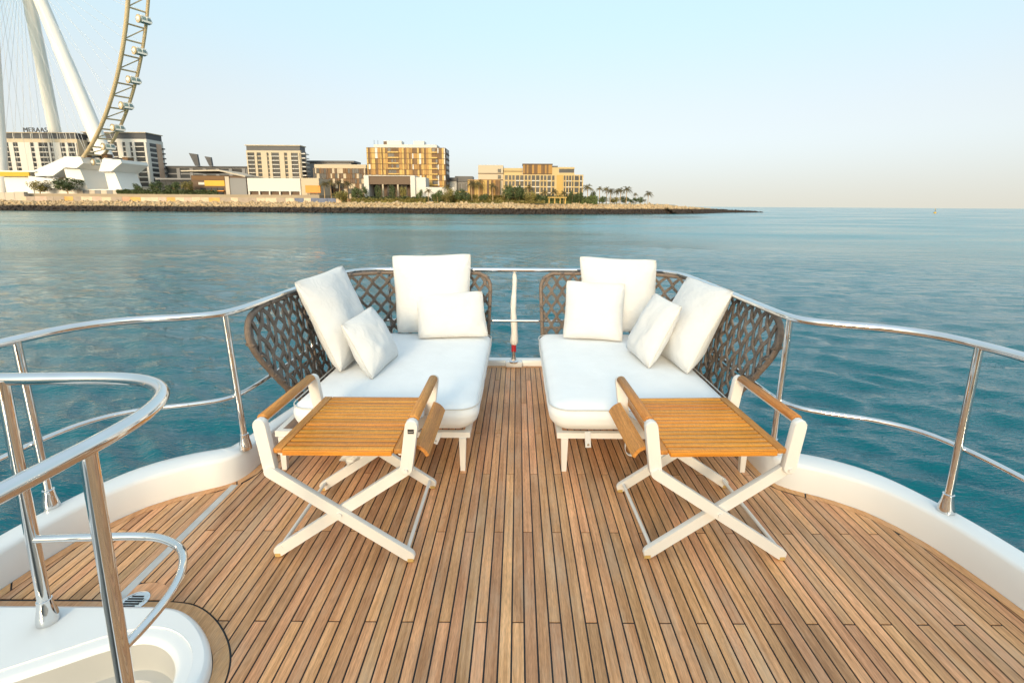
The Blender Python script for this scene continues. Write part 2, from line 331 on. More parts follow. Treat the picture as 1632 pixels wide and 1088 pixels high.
# ================================================================== THE SEA
SEA = -4.0
def build_sea():
    front = np.linspace(R(-88), R(88), 620); back = np.linspace(R(88), R(272), 40)[1:-1]
    ang = np.concatenate([front, back]); na = len(ang)
    r = [2.2]
    while r[-1] < 14000: r.append(r[-1] * (1.0105 if r[-1] < 70 else 1.026))
    r = np.array(r); nr = len(r); step = np.where(r < 70, .0105, .026)
    A, Rr = np.meshgrid(ang, r); X = Rr * np.sin(A); Y = Rr * np.cos(A); Z = np.zeros_like(X)
    cell = np.maximum(Rr * step[:, None], Rr * R(.285)); rng = np.random.RandomState(3)
    for i in range(96):
        lam = math.exp(rng.uniform(math.log(.27), math.log(3.6))); th = R(64) + rng.normal(0, .42); k = 2 * math.pi / lam
        slope = .047 * (1.55 if lam < .8 else (1.1 if lam < 1.5 else .65)) * rng.uniform(.5, 1.3); amp = slope / k; ph = rng.uniform(0, 6.28)
        att = np.clip((lam / cell - 2.2) / 2.5, 0, 1)
        # gusty patches: each train is stronger here and weaker there
        env = .75 + .45 * np.sin(X * .11 * rng.uniform(.5, 1.5) + rng.uniform(0, 6)) * np.sin(Y * .13 * rng.uniform(.5, 1.5) + rng.uniform(0, 6))
        q = k * (X * math.cos(th) + Y * math.sin(th)) + ph + .6 * np.sin(.35 * k * (X * math.sin(th) - Y * math.cos(th)) + ph * 3)
        Z += amp * att * env * (np.sin(q) + .22 * np.cos(2 * q))
    v = np.stack([X, Y, Z + SEA], -1).reshape(-1, 3)
    idx = np.arange(nr * na).reshape(nr, na); a = idx[:-1]; b = idx[1:]
    f = np.stack([a, np.roll(a, -1, 1), np.roll(b, -1, 1), b], -1).reshape(-1, 4)[:, ::-1]
    me = bpy.data.meshes.new('sea'); me.vertices.add(len(v)); me.vertices.foreach_set('co', v.ravel().astype(np.float32))
    me.loops.add(f.size); me.loops.foreach_set('vertex_index', f.ravel().astype(np.int32))
    me.polygons.add(len(f)); me.polygons.foreach_set('loop_start', np.arange(0, f.size, 4, dtype=np.int32)); me.polygons.foreach_set('loop_total', np.full(len(f), 4, np.int32))
    me.polygons.foreach_set('use_smooth', np.ones(len(f), bool)); me.update(calc_edges=True); me.validate()
    m = bpy.data.materials.new('sea_water'); m.use_nodes = True; t = m.node_tree; b_ = t.nodes['Principled BSDF']; nn = t.nodes.new; ln = t.links.new
    b_.inputs['IOR'].default_value = 1.46; b_.inputs['Specular Tint'].default_value = (0.30, 0.95, 1.0, 1)
    c = nn('ShaderNodeTexCoord'); prev = None
    # open water beyond the lee of the island is ruffled: facets too fine to model become roughness
    ln_ = nn('ShaderNodeVectorMath'); ln_.operation = 'LENGTH'; ln(c.outputs['Object'], ln_.inputs[0])
    rr_ = nn('ShaderNodeMapRange'); rr_.interpolation_type = 'SMOOTHSTEP'; rr_.inputs[1].default_value = 12; rr_.inputs[2].default_value = 140; rr_.inputs[3].default_value = .05; rr_.inputs[4].default_value = .21
    ln(ln_.outputs['Value'], rr_.inputs[0])
    np_ = nn('ShaderNodeTexNoise'); np_.inputs['Scale'].default_value = .035; np_.inputs['Detail'].default_value = 3
    mpp = nn('ShaderNodeMapping'); mpp.inputs['Scale'].default_value = (.5, 1.6, 1); ln(c.outputs['Object'], mpp.inputs[0]); ln(mpp.outputs[0], np_.inputs[0])
    rv = nn('ShaderNodeMapRange'); rv.inputs[1].default_value = .35; rv.inputs[2].default_value = .65; rv.inputs[3].default_value = .35; rv.inputs[4].default_value = 1.3; ln(np_.outputs[0], rv.inputs[0])
    mq = nn('ShaderNodeMath'); mq.operation = 'MULTIPLY'; ln(rr_.outputs[0], mq.inputs[0]); ln(rv.outputs[0], mq.inputs[1]); ln(mq.outputs[0], b_.inputs['Roughness'])
    # colour lightens away from the boat, painting in the stronger far sky reflection
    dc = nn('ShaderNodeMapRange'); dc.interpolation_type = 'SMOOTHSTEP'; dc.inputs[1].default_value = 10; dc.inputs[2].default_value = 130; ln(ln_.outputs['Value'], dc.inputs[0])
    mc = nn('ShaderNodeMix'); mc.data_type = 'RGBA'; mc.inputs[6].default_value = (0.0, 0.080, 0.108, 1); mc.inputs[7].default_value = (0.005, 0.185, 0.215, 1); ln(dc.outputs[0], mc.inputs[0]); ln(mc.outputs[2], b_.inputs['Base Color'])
    for scl, rot, st, dist, strg in ((.2, 20, (1, 3.2, 1), .22, .5), (1.6, 26, (1, 2.6, 1), .022, .6), (5.0, 24, (1, 2.6, 1), .018, .7), (14, 30, (1, 1.9, 1), .007, .6)):
        mp = nn('ShaderNodeMapping'); mp.inputs['Rotation'].default_value = (0, 0, R(rot)); mp.inputs['Scale'].default_value = st; ln(c.outputs['Object'], mp.inputs[0])
        n = nn('ShaderNodeTexNoise'); n.inputs['Scale'].default_value = scl; n.inputs['Detail'].default_value = 2.5; n.inputs['Roughness'].default_value = .5; n.inputs['Distortion'].default_value = .35; ln(mp.outputs[0], n.inputs[0])
        bp = nn('ShaderNodeBump'); bp.inputs['Strength'].default_value = strg; bp.inputs['Distance'].default_value = dist * 3; ln(n.outputs[0], bp.inputs['Height'])
        if prev: ln(prev, bp.inputs['Normal'])
        prev = bp.outputs[0]
    ln(prev, b_.inputs['Normal'])
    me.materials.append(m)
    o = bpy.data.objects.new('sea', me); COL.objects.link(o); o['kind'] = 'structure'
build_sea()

# ================================================================== THE YACHT DECK
AX = -0.06
# starboard half of the deck edge (distance from the axis, y) from forward to aft
HALF = [(2.30, -5.2), (2.30, -1.6), (2.27, 0.6), (2.225, 1.5), (2.19, 1.95), (2.13, 2.22), (2.02, 2.43), (1.86, 2.57), (1.70, 2.66), (1.63, 2.76), (1.615, 2.95), (1.615, 3.6), (1.615, 4.35), (1.56, 4.65), (1.42, 4.83), (1.18, 4.89), (0.6, 4.895)]
hs = [tuple(p[:2]) for p in spline([(x, y, 0) for x, y in HALF], 6)]
STAR = [(AX + x, y) for x, y in hs]
PORT = [(AX - x, y) for x, y in hs]
EDGE = STAR + PORT[::-1]                     # right-forward -> aft -> left-forward
_st = [(-2.40, 1.735), (-2.0, 1.737), (-1.6, 1.737), (-1.46, 1.735), (-1.36, 1.715), (-1.25, 1.65), (-1.15, 1.555), (-1.095, 1.46), (-1.075, 1.34), (-1.07, 1.15), (-1.07, .6), (-1.07, -1.6)]
_st = [tuple(p[:2]) for p in spline([(x, y, 0) for x, y in _st], 5)]
deck = MB().slab(STAR + [p for p in PORT[::-1] if p[1] > 1.74] + [(x + .004, y + .004) for x, y in _st] + [(-2.34, -1.6), (-2.34, -5.2)], -.20, -.0030).build('deck', CAULK, None, kind='structure')
deck['label'] = 'teak planked yacht deck with black caulking between the seats and rails'
GAP = .0070; MB_W = .055
inner = offset2(EDGE, MB_W)
# port wing is split off by a gutter; the stair coaming bites into the port side
GX0, GX1 = -1.722, -1.682
STAIR = [(-2.40, 1.735), (-2.0, 1.737), (-1.6, 1.737), (-1.46, 1.735), (-1.36, 1.715), (-1.25, 1.65), (-1.15, 1.555), (-1.095, 1.46), (-1.075, 1.34), (-1.07, 1.15), (-1.07, .6), (-1.07, -1.6)]
STAIR = [tuple(p[:2]) for p in spline([(x, y, 0) for x, y in STAIR], 5)]
stair_out = offset2(STAIR, .062)             # outer edge of the teak border (left of the direction of travel = aft / starboard)
aft_i = [p for p in inner]
star_in = [p for p in inner if p[0] > AX]; port_in = [p for p in inner if p[0] <= AX]
main_poly = [p for p in star_in if p[1] > -1.6] + [p for p in port_in if p[0] > GX1 + .004 and p[1] > 2.6] + [(GX1 + .002, 2.70), (GX1 + .002, 1.90), (-1.60, 1.90), (-1.535, 1.86), (-1.50, 1.80)] + [p for p in stair_out if p[0] > -1.49]
main_poly = [(x, y) for x, y in main_poly]
wing_poly = [p for p in port_in if p[0] < GX0 - .004 and p[1] > 1.80] + [(port_in[-1][0], 1.803), (GX0 - .048, 1.803), (GX0 - .048, 2.60)]
plank_objs = []; rest = MB(); nplank = 0
def plank_rows(poly, xa, xb):
    global nplank
    k0 = math.floor((xa - .035) / .05) - 1; k1 = math.ceil((xb - .035) / .05) + 1
    for k in range(k0, k1):
        x0 = .035 + .05 * k; ph = {0: 0, 1: 1, 2: 2}[(k + 1) % 3]
        ys = [1.70 + .553 * ph + 1.659 * m_ for m_ in range(-4, 4)]
        for a, b in zip(ys[:-1], ys[1:]):
            pg = clip_rect(poly, x0 + GAP / 2, x0 + .05 - GAP / 2, a + GAP / 2, b - GAP / 2)
            if len(pg) < 3 or abs(area(pg)) < 2e-4: continue
            if area(pg) < 0: pg = pg[::-1]
            if max(p[1] for p in pg) < 1.36: rest.slab(pg, -.012, 0); continue
            MB().slab(pg, -.012, random.uniform(-.0004, .0004)).build('plank', TEAK, deck); nplank += 1
plank_rows(main_poly, -1.8, 2.4); plank_rows(wing_poly, -2.6, -1.6)
plank_rows([(-2.29, -5.2), (2.17, -5.2), (2.17, -1.64), (-2.29, -1.64)], -2.5, 2.4)
o = rest.build('forward_planks', TEAK, deck); o['kind'] = 'stuff'
def margin(path_a, path_b, cuts, name='margin_board'):
    """boards between two parallel polylines, cut at the given fractions"""
    def res(path, n=160):
        P = [Vector((p[0], p[1], 0)) for p in path]; d = [0]
        for i in range(1, len(P)): d.append(d[-1] + (P[i] - P[i - 1]).length)
        out = []
        for s_ in np.linspace(0, d[-1], n):
            i = max(1, min(len(P) - 1, int(np.searchsorted(d, s_)))); t_ = (s_ - d[i - 1]) / max(1e-9, d[i] - d[i - 1]); out.append(P[i - 1].lerp(P[i], t_))
        return out
    A = res(path_a); B = res(path_b); n = len(A)
    for a, b in zip(cuts[:-1], cuts[1:]):
        ia, ib = int(a * (n - 1)) , int(b * (n - 1)); m_ = MB(); vs = []; fs = []
        if ib - ia < 2: continue
        for i in range(ia, ib + 1):
            pa, pb = A[i].copy(), B[i].copy()
            if i == ib: pa = A[i].lerp(A[i - 1], .06); pb = B[i].lerp(B[i - 1], .06)
            vs += [(pa.x, pa.y, 0), (pb.x, pb.y, 0), (pa.x, pa.y, -.012), (pb.x, pb.y, -.012)]
        for i in range(ib - ia):
            k = i * 4; fs += [(k, k + 4, k + 5, k + 1), (k + 2, k + 3, k + 7, k + 6), (k, k + 2, k + 6, k + 4), (k + 1, k + 5, k + 7, k + 3)]
        fs += [(0, 1, 3, 2), ((ib - ia) * 4, (ib - ia) * 4 + 2, (ib - ia) * 4 + 3, (ib - ia) * 4 + 1)]
        m_.add(vs, fs)
        me_o = m_.build(name, TEAK_EDGE, deck)
        bm = bmesh.new(); bm.from_mesh(me_o.data); bmesh.ops.recalc_face_normals(bm, faces=bm.faces[:]); bm.to_mesh(me_o.data); bm.free()
margin(offset2(EDGE, .002), offset2(EDGE, MB_W - GAP), [0, .12, .215, .262, .30, .345, .43, .5, .57, .655, .70, .738, .785, .88, 1.0])
i0 = 0
margin(offset2(STAIR, .003), offset2(STAIR, .062 - GAP), [0, .165, .30, .44, .62, .8, 1.0], 'stair_border_board')
# wing frame boards along the gutter
MB().slab([(GX0 - .044, 1.803), (GX0 - .003, 1.803), (GX0 - .003, 2.625), (GX0 - .044, 2.585)], -.012, 0).build('margin_board', TEAK, deck)
MB().box((GX0, 1.80, -.012), (GX1, 2.665, .0005)).build('gutter', GUTTER, deck)
# curved king plank and round drain at the forward end of the gutter
ring = [(-1.62 + .12 * math.cos(a), 1.80 + .098 * math.sin(a)) for a in np.linspace(R(5), R(150), 12)]
MB().slab([(-1.50, 1.803)] + ring + [(-1.665, 1.80)], -.012, .0003).build('drain_surround', TEAK, deck)
dr = MB().lathe((-1.628, 1.79, -.012), [(.058, 0), (.058, .014), (.050, .0165), (.046, .0155)], 28).build('drain', STEEL, deck, smooth=30)
for i in range(-2, 3):
    hw = math.sqrt(max(0, .036 ** 2 - (i * .013) ** 2))
    MB().box((-1.628 - hw, 1.79 + i * .013 - .0038, .0030), (-1.628 + hw, 1.79 + i * .013 + .0038, .0046)).build('drain_slot', CAULK, dr)

# moulded bulwark: a lofted profile round the deck edge
bul = thing('bulwark', (AX, 4.95, -.1), 'white moulded bulwark curving round the edge of the teak deck', 'bulwark')
def bulwark(path):
    m_ = MB(); n = len(path); vs = []; fs = []; prof_n = None
    for i, (x, y) in enumerate(path):
        a = path[max(i - 1, 0)]; b = path[min(i + 1, n - 1)]; t_ = Vector((b[0] - a[0], b[1] - a[1])).normalized(); ox, oy = t_.y, -t_.x
        k = min(1, max(0, (y - 2.75) / 1.2)); h = .165 * (1 - k) + .06 * k
        wd = .15 * (1 - k) + .12 * k + .05 * math.exp(-((y - 2.55) / .22) ** 2)
        prof = [(0, -.10), (0, -.003), (.004, .0 + .35 * h), (.008, h * .86), (.013, h * .95), (.024, h), (wd - .035, h + .004), (wd - .012, h - .008), (wd, h - .03), (wd + .01, h * .3), (wd + .02, -.25), (wd - .02, -.5), (wd - .02, -1.2), (wd + .02, -2.6), (wd - .3, -4.6)]
        prof_n = len(prof)
        for o_, z in prof: vs.append((x + ox * o_, y + oy * o_, z))
    for i in range(n - 1):
        for k in range(prof_n - 1): fs.append((i * prof_n + k, i * prof_n + k + 1, (i + 1) * prof_n + k + 1, (i + 1) * prof_n + k))
    return m_.add(vs, fs)
cut = 7
_bk = [p for p in EDGE]
bulwark(EDGE).build('coaming', GEL, bul, smooth=38)
# staff bracket in the middle of the stern
bk = MB().box((-.125, 4.835, -.002), (.055, 4.93, .062), .02).build('staff_bracket', GEL, bul, smooth=40)

# stair coaming in the port foreground
st = thing('stair_coaming', (-1.6, 1.3, 0), 'white rounded stair coaming with teak border in the left foreground', 'stairwell')
HOLE = [(-2.05, 1.25), (-1.85, 1.37), (-1.66, 1.475), (-1.53, 1.545), (-1.42, 1.575), (-1.32, 1.55), (-1.235, 1.485), (-1.195, 1.40), (-1.19, 1.28), (-1.19, 1.0), (-1.19, .3), (-1.19, -1.0), (-1.7, -1.1), (-2.1, -1.0), (-2.1, .3)]
HOLE = [tuple(p[:2]) for p in spline([(x, y, 0) for x, y in HOLE], 5, True)]
def ring_surface(outer, hole, z, m_):
    bm = bmesh.new(); vo = [bm.verts.new((x, y, z)) for x, y in outer]; vh = [bm.verts.new((x, y, z)) for x, y in hole]; es = []
    for lst in (vo, vh):
        for i in range(len(lst)): es.append(bm.edges.new((lst[i - 1], lst[i])))
    bmesh.ops.triangle_fill(bm, use_beauty=True, use_dissolve=False, edges=es)
    for f_ in bm.faces:
        if f_.normal.z < 0: f_.normal_flip()
    m_.frombm(bm)
so_ = [(x, y) for x, y in STAIR if x > -2.33] + [(-2.33, -1.6), (-2.33, 1.0)]
so_ = [(-2.33, 1.73)] + [p for p in so_ if p != (-2.33, 1.73)]
def inset_closed(poly, d):
    out = []; n = len(poly); s_ = 1 if area(poly) > 0 else -1
    for i in range(n):
        a, b = poly[i - 1], poly[(i + 1) % n]; t_ = Vector((b[0] - a[0], b[1] - a[1])).normalized(); out.append((poly[i][0] - t_.y * d * s_, poly[i][1] + t_.x * d * s_))
    return out
def loft(loops, m_):
    n = len(loops[0][0]); vs = []; fs = []
    for lp, z in loops: vs += [(x, y, z) for x, y in lp]
    for k in range(len(loops) - 1):
        for i in range(n): j = (i + 1) % n; fs.append((k * n + i, k * n + j, (k + 1) * n + j, (k + 1) * n + i))
    m_.add(vs, fs)
m_ = MB(); loft([(so_, -.02), (so_, .022), (inset_closed(so_, .010), .036), (inset_closed(so_, .022), .040)], m_)
top_o = inset_closed(so_, .022); grow = inset_closed(HOLE, -.055)
ring_surface(top_o, grow, .040, m_)
m_.build('coaming_top', GEL, st, smooth=45)
m_ = MB(); loft([(grow, .0405), (grow, .034), (inset_closed(HOLE, -.05), .034), (inset_closed(HOLE, -.02), .033), (inset_closed(HOLE, -.006), .028), (HOLE, .016)], m_)
m_.build('inner_lip', GEL, st, smooth=45)
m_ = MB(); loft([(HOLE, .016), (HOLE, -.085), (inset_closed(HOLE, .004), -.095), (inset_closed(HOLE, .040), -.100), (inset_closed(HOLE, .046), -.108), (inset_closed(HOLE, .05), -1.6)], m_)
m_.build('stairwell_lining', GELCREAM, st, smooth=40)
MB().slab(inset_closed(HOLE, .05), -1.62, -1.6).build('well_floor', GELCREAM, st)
for i in range(3):
    MB().box((-2.04, 1.0 - i * .27, -.50 - .24 * i), (-1.22, 1.30 - i * .27, -.46 - .24 * i), .01).build('stair_tread', GEL, st)

# ================================================================== RAILS
rail = thing('guard_rail', (AX, 4.83, .1), 'polished steel guard rail running round the deck edge behind the sofas', 'railing')
RZ = 1.03
top_s = [(2.26, -1.4, RZ), (2.24, 1.2, RZ), (2.225, 1.9, RZ), (2.20, 2.2, RZ), (2.13, 2.40, RZ), (1.98, 2.53, RZ), (1.75, 2.63, RZ), (1.645, 2.71, RZ), (1.605, 2.83, RZ), (1.597, 3.1, RZ), (1.597, 3.6, RZ), (1.59, 4.2, RZ), (1.545, 4.58, RZ), (1.40, 4.77, RZ), (1.18, 4.825, RZ), (.8, 4.83, RZ)]
top_p = [(-2.42, -1.4, RZ), (-2.40, 1.2, RZ), (-2.39, 1.9, RZ), (-2.37, 2.25, RZ), (-2.30, 2.47, RZ), (-2.15, 2.60, RZ), (-1.90, 2.69, RZ), (-1.765, 2.77, RZ), (-1.715, 2.90, RZ), (-1.70, 3.2, RZ), (-1.695, 3.6, RZ), (-1.685, 4.2, RZ), (-1.64, 4.58, RZ), (-1.50, 4.77, RZ), (-1.28, 4.825, RZ), (-.9, 4.83, RZ)]
tp = spline(top_s + top_p[::-1], 6)
MB().tube(tp, .0215, 14).build('top_rail', STEEL, rail, smooth=60)
def lower(pts, dz, inset=.0): return [(x, y, .505) for x, y, z in pts]
MB().tube(spline(lower(top_s + top_p[::-1], 0), 6), .0135, 10).build('middle_rail', STEEL, rail, smooth=60)
SOCK = [(.036, 0), (.037, .012), (.035, .03), (.027, .07), (.0245, .095), (.0245, .10), (.0205, .102)]
def stanchion(x, y, zb, parent, tx=None, ty=None, zt=RZ, r=.0185):
    tx = x if tx is None else tx; ty = y if ty is None else ty
    p = MB().tube([(x, y, zb + .05), (tx, ty, zt)], r, 14).build('stanchion', STEEL, parent, smooth=60)
    MB().lathe((x, y, zb), SOCK, 20).build('base_socket', STEEL, p, smooth=50); return p
for x, y, tx, ty in ((2.165, 2.205, 2.195, 2.215), (-2.335, 2.195, -2.375, 2.21), (1.590, 2.785, 1.615, 2.79), (-1.695, 2.80, -1.745, 2.805), (2.225, .6, 2.245, .6), (-2.37, .6, -2.405, .6)):
    stanchion(x, y, .163, rail, tx, ty)
for x, y in ((1.597, 3.85), (-1.695, 3.85), (1.2, 4.83), (-1.3, 4.83)):
    stanchion(x, y, .065, rail)
# the deckhouse forward of the viewer, mirrored in the steelwork
dh = thing('deckhouse', (AX, -5.2, 0), 'white deckhouse with dark glass doors at the forward end of the deck', 'deckhouse')
MB().box((-2.3, -7.2, -.15), (2.2, -5.3, 2.15), .06).build('wall', GEL, dh, smooth=40)
for i in range(4): MB().box((-2.0 + i * .99, -5.298, .08), (-1.05 + i * .99, -5.26, 1.95)).build('glass_door', DARKG, dh)
MB().box((-2.4, -7.3, 2.16), (2.3, -5.1, 2.24), .03).build('roof', GEL, dh, smooth=40)
# stair handrail
hr = thing('stair_handrail', (-1.5, 1.4, .04), 'looped polished steel handrail standing beside the stairwell in the left foreground', 'handrail')
U = [(-2.9, 1.648), (-2.3, 1.655), (-1.87, 1.66), (-1.65, 1.672), (-1.47, 1.675), (-1.34, 1.65), (-1.235, 1.585), (-1.165, 1.49), (-1.125, 1.36), (-1.118, 1.22), (-1.125, 1.08), (-1.135, .9), (-1.14, .4), (-1.14, -.6)]
MB().tube(spline([(x, y, 1.042) for x, y in U], 8), .0225, 18).build('top_rail', STEEL, hr, smooth=60)
Lw = [(-1.85, 1.648), (-1.65, 1.66), (-1.47, 1.668), (-1.36, 1.655), (-1.25, 1.60), (-1.18, 1.51), (-1.14, 1.40), (-1.13, 1.28), (-1.135, 1.19)]
MB().tube(spline([(x, y, .405) for x, y in Lw], 8), .0145, 14).build('lower_rail', STEEL, hr, smooth=60)
MB().tube([(-1.137, 1.18, .30), (-1.16, .9, .02), (-1.2, .4, -.45)], .0145, 12).build('descending_rail', STEEL, hr, smooth=60)
stanchion(-1.85, 1.65, .040, hr, zt=1.04, r=.021)
stanchion(-1.137, 1.185, .036, hr, zt=1.04, r=.021)
# mooring fairlead on the port bulwark
fl = thing('fairlead', (-2.43, 1.96, .165), 'small polished steel fairlead on the left bulwark', 'fairlead')
MB().tube([(-2.43, 1.80, .20), (-2.43, 2.0, .20)], .022, 14).build('roller', STEEL, fl, smooth=60)
MB().lathe((-2.43, 2.0, .160), [(.03, 0), (.03, .01), (.016, .02), (.016, .05)], 14).build('foot', STEEL, fl, smooth=40)
MB().lathe((-2.43, 1.82, .160), [(.03, 0), (.03, .01), (.016, .02), (.016, .05)], 14).build('foot', STEEL, fl, smooth=40)
# furled ensign staff
fg = thing('flag_staff', (-.037, 4.86, .06), 'flag staff wrapped in a furled white flag at the stern centre', 'flag staff')
MB().tube([(-.037, 4.86, .05), (-.037, 4.87, .20)], .013, 12).build('staff_socket', STEEL, fg, smooth=60)
MB().lathe((-.037, 4.86, .055), [(.05, 0), (.05, .012), (.03, .02), (.022, .06), (.018, .12)], 18).build('staff_base', STEEL, fg, smooth=40)
MB().tube([(-.037, 4.868, .165), (-.037, 4.87, .26)], .026, 10).build('red_lashing', REDP, fg, smooth=40)
m_ = MB(); pth = []; rad = []
for i in range(22):
    t_ = i / 21; pth.append((-.037 + .006 * math.sin(t_ * 9) , 4.87 + .006 * math.cos(t_ * 7), .225 + t_ * .785)); rad.append((.040 - .020 * t_) * (1 + .08 * math.sin(t_ * 23)) * (.55 if i == 0 else 1) * (.35 if i == 21 else 1))
m_.tube(pth, rad, 12); m_.build('furled_flag', CANVAS, fg, smooth=70)

# ================================================================== SOFAS
def rounded_block(m_, a, b, rx, ry, rz, n=26, fn=None):
    """a soft cuboid: subdivided cube pushed onto an ellipsoid-cornered box"""
    a, b = Vector(a), Vector(b); c = (a + b) / 2; h = (b - a) / 2; bm = bmesh.new(); bmesh.ops.create_cube(bm, size=2)
    bmesh.ops.subdivide_edges(bm, edges=bm.edges[:], cuts=n, use_grid_fill=True)
    rr = Vector((rx, ry, rz)); inn = h - rr
    for v in bm.verts:
        p = Vector((v.co[i] * h[i] for i in range(3)))
        # denser near the rounded rim
        q = Vector((max(-inn[i], min(inn[i], p[i])) for i in range(3))); d = Vector(((p[i] - q[i]) / rr[i] for i in range(3)))
        if d.length > 0:
            mx_ = max(abs(x) for x in d); d = d.normalized() * mx_
        p = q + Vector((d[i] * rr[i] for i in range(3)))
        p = c + p
        if fn: p = fn(p)
        v.co = p
    m_.frombm(bm)

def sofa(name, label, mir, tag):
    root = thing(name, (-.9 if mir is None else 2 * mir + .9, 3.7, 0), label, 'sofa', 'woven corner sofas facing each other across the aft deck')
    mk = lambda: MB(mirror=mir)
    x0, x1, y0, y1 = -1.545, -.235, 2.79, 4.60
    # frame
    fr = mk()
    for a, b in (((x0 + .02, y0 + .05, .225), (x1 - .06, y0 + .085, .262)), ((x0 + .02, y1 - .06, .225), (x1 - .06, y1 - .025, .262)), ((x0 + .02, y0 + .085, .225), (x0 + .055, y1 - .06, .262)), ((x1 - .095, y0 + .085, .225), (x1 - .06, y1 - .06, .262)), ((x0 + .055, 3.65, .227), (x1 - .095, 3.69, .260))): fr.box(a, b)
    fr.build('seat_frame', FRAME, root)
    for lx in (x0 + .045, x1 - .125):
        for ly in (y0 + .045, y1 - .085):
            lm = mk(); s_ = .018
            dx = .0; lm.add([(lx + .016 - .014, ly + .016 - .014, 0), (lx + .016 + .016, ly + .002, 0), (lx + .016 + .016, ly + .032, 0), (lx + .002, ly + .032, 0), (lx - .004, ly - .004, .2249), (lx + .04, ly - .004, .2249), (lx + .04, ly + .04, .2249), (lx - .004, ly + .04, .2249)], [(0, 3, 2, 1), (4, 5, 6, 7), (0, 1, 5, 4), (1, 2, 6, 5), (2, 3, 7, 6), (3, 0, 4, 7)])
            lm.build('leg', FRAME, root)
    def shape(p):
        t_ = (p.z - .263) / .19
        cx_, cy_ = (x0 + x1) / 2, (y0 + y1) / 2
        k = .955 + .045 * min(1, max(0, t_ * 1.25))
        q = Vector((cx_ + (p.x - cx_) * k, cy_ + (p.y - cy_) * (k * .4 + .6), p.z))
        if t_ > .5:
            uu = (p.x - cx_) / (x1 - x0) * 2; vv = (p.y - cy_) / (y1 - y0) * 2
            q.z += .018 * (1 - uu * uu) * (1 - vv * vv) + .005 * mnoise.noise(Vector((p.x * 5 + (9 if mir else 0), p.y * 3, 1.7)))
        else: q.z = max(q.z, .263)
        s2 = mnoise.noise(Vector((p.x * 7, p.y * 7, p.z * 5 + (4 if mir else 0)))) * .005
        q.x += s2; q.y += s2
        return q
    mx0 = x0; x0 = -1.43
    mm_ = mk(); rounded_block(mm_, (x0, y0, .263), (x1, y1, .453), .13, .13, .085, 34, shape)
    mt = mm_.build('mattress', FABRIC2, root, smooth=80)
    def seam(z, k, rx=.13):
        pts = []; cx_, cy_ = (x0 + x1) / 2, (y0 + y1) / 2; hx, hy = (x1 - x0) / 2 * k - rx, (y1 - y0) / 2 * k - rx
        for qx, qy, a0 in ((1, 1, 0), (-1, 1, 90), (-1, -1, 180), (1, -1, 270)):
            for i in range(7): a = R(a0 + 15 * i); pts.append((cx_ + qx * hx + rx * math.cos(a), cy_ + qy * hy + rx * math.sin(a), z))
        return pts
    mk().tube(seam(.428, .985), .0042, 6, closed=True).build('piping', PIPING, mt, smooth=60)
    # straps hanging from the mattress at the front
    if mir is None:
        mk().bar((-.485, y0 + .045, .262), (-.515, y0 + .030, .195), .034, .003, (0, 1, 0)).build('strap', FABRIC, mt)
        mk().lathe((-.508, y0 + .026, .214), [(.007, 0), (.006, .004)], 10).build('strap_stud', STEEL, mt)
    else:
        q = 2 * mir
        MB().bar((.445, y0 + .045, .275), (.450, y0 + .030, .175), .036, .003, (0, 1, 0)).build('strap', FABRIC, mt)
        MB().tube([(.449, y0 + .024, .196), (.449, y0 + .031, .196)], .007, 10).build('strap_stud', STEEL, mt, smooth=40)
        lp = [(.72 + .035 * math.sin(a) + .01 * math.cos(a), y0 + .03 + .01 * math.sin(2 * a), .205 + .075 * math.cos(a)) for a in np.linspace(R(-10), R(330), 22)]
        lm = MB(); vs = []; fs = []
        for i, p in enumerate(lp): vs += [(p[0], p[1] - .017, p[2]), (p[0], p[1] + .017, p[2])]
        for i in range(len(lp) - 1): fs.append((2 * i, 2 * i + 1, 2 * i + 3, 2 * i + 2))
        lo = lm.add(vs, fs).build('strap', FABRIC, mt, smooth=60); sd = lo.modifiers.new('s', 'SOLIDIFY'); sd.thickness = .003
    # ---------------- woven back: parametric sheet S(s, h)
    BX, BY, CR = -1.575, 4.64, .36
    s1 = BY - CR - 2.98; s2 = s1 + CR * math.pi / 2; s3 = s2 + (-.275 - (BX + CR))
    H0, H1 = .255, 1.005
    def S(s_, h, off=0.0):
        k = (h - H0) / (H1 - H0); lean = .125 * k ** 1.1 + off
        if s_ < s1: p, n_ = Vector((BX, 2.98 + s_, 0)), Vector((-1, 0, 0))
        elif s_ < s2:
            a = (s_ - s1) / CR; p = Vector((BX + CR - CR * math.cos(a), BY - CR + CR * math.sin(a), 0)); n_ = Vector((-math.cos(a), math.sin(a), 0))
        else: p, n_ = Vector((BX + CR + (s_ - s2), BY, 0)), Vector((0, 1, 0))
        q = p + n_ * lean; q.z = h; return q
    # outline of the frame in (s,h): front end rakes forward and up, both top corners rounded
    _fr = spline([(.36, 0, 0), (.21, .2, 0), (.075, .42, 0), (-.025, .6, 0), (-.072, .74, 0), (-.066, .85, 0), (-.02, .935, 0), (.06, .983, 0), (.16, 1.0, 0)], 8)
    _fk = np.maximum.accumulate([p.y for p in _fr]); _fs = [p.x for p in _fr]
    def s_front(h): return float(np.interp((h - H0) / (H1 - H0), _fk, _fs))
    def s_back(h):
        k = (h - H0) / (H1 - H0); s_ = s3 - .02 + .03 * k
        if k > .80: s_ -= .13 * (1 - math.sqrt(max(0, 1 - ((k - .80) / .20) ** 2)))
        return s_
    def top_h(s_): return H1 - .030 * (1 - min(1, max(0, s_ / 1.0)))
    out_pts = [S(s_front(h), h) for h in np.linspace(H0, H1 - .001, 26)]
    out_pts += [S(s_, H1) for s_ in np.linspace(s_front(H1) + .03, s_back(H1) - .03, 60)]
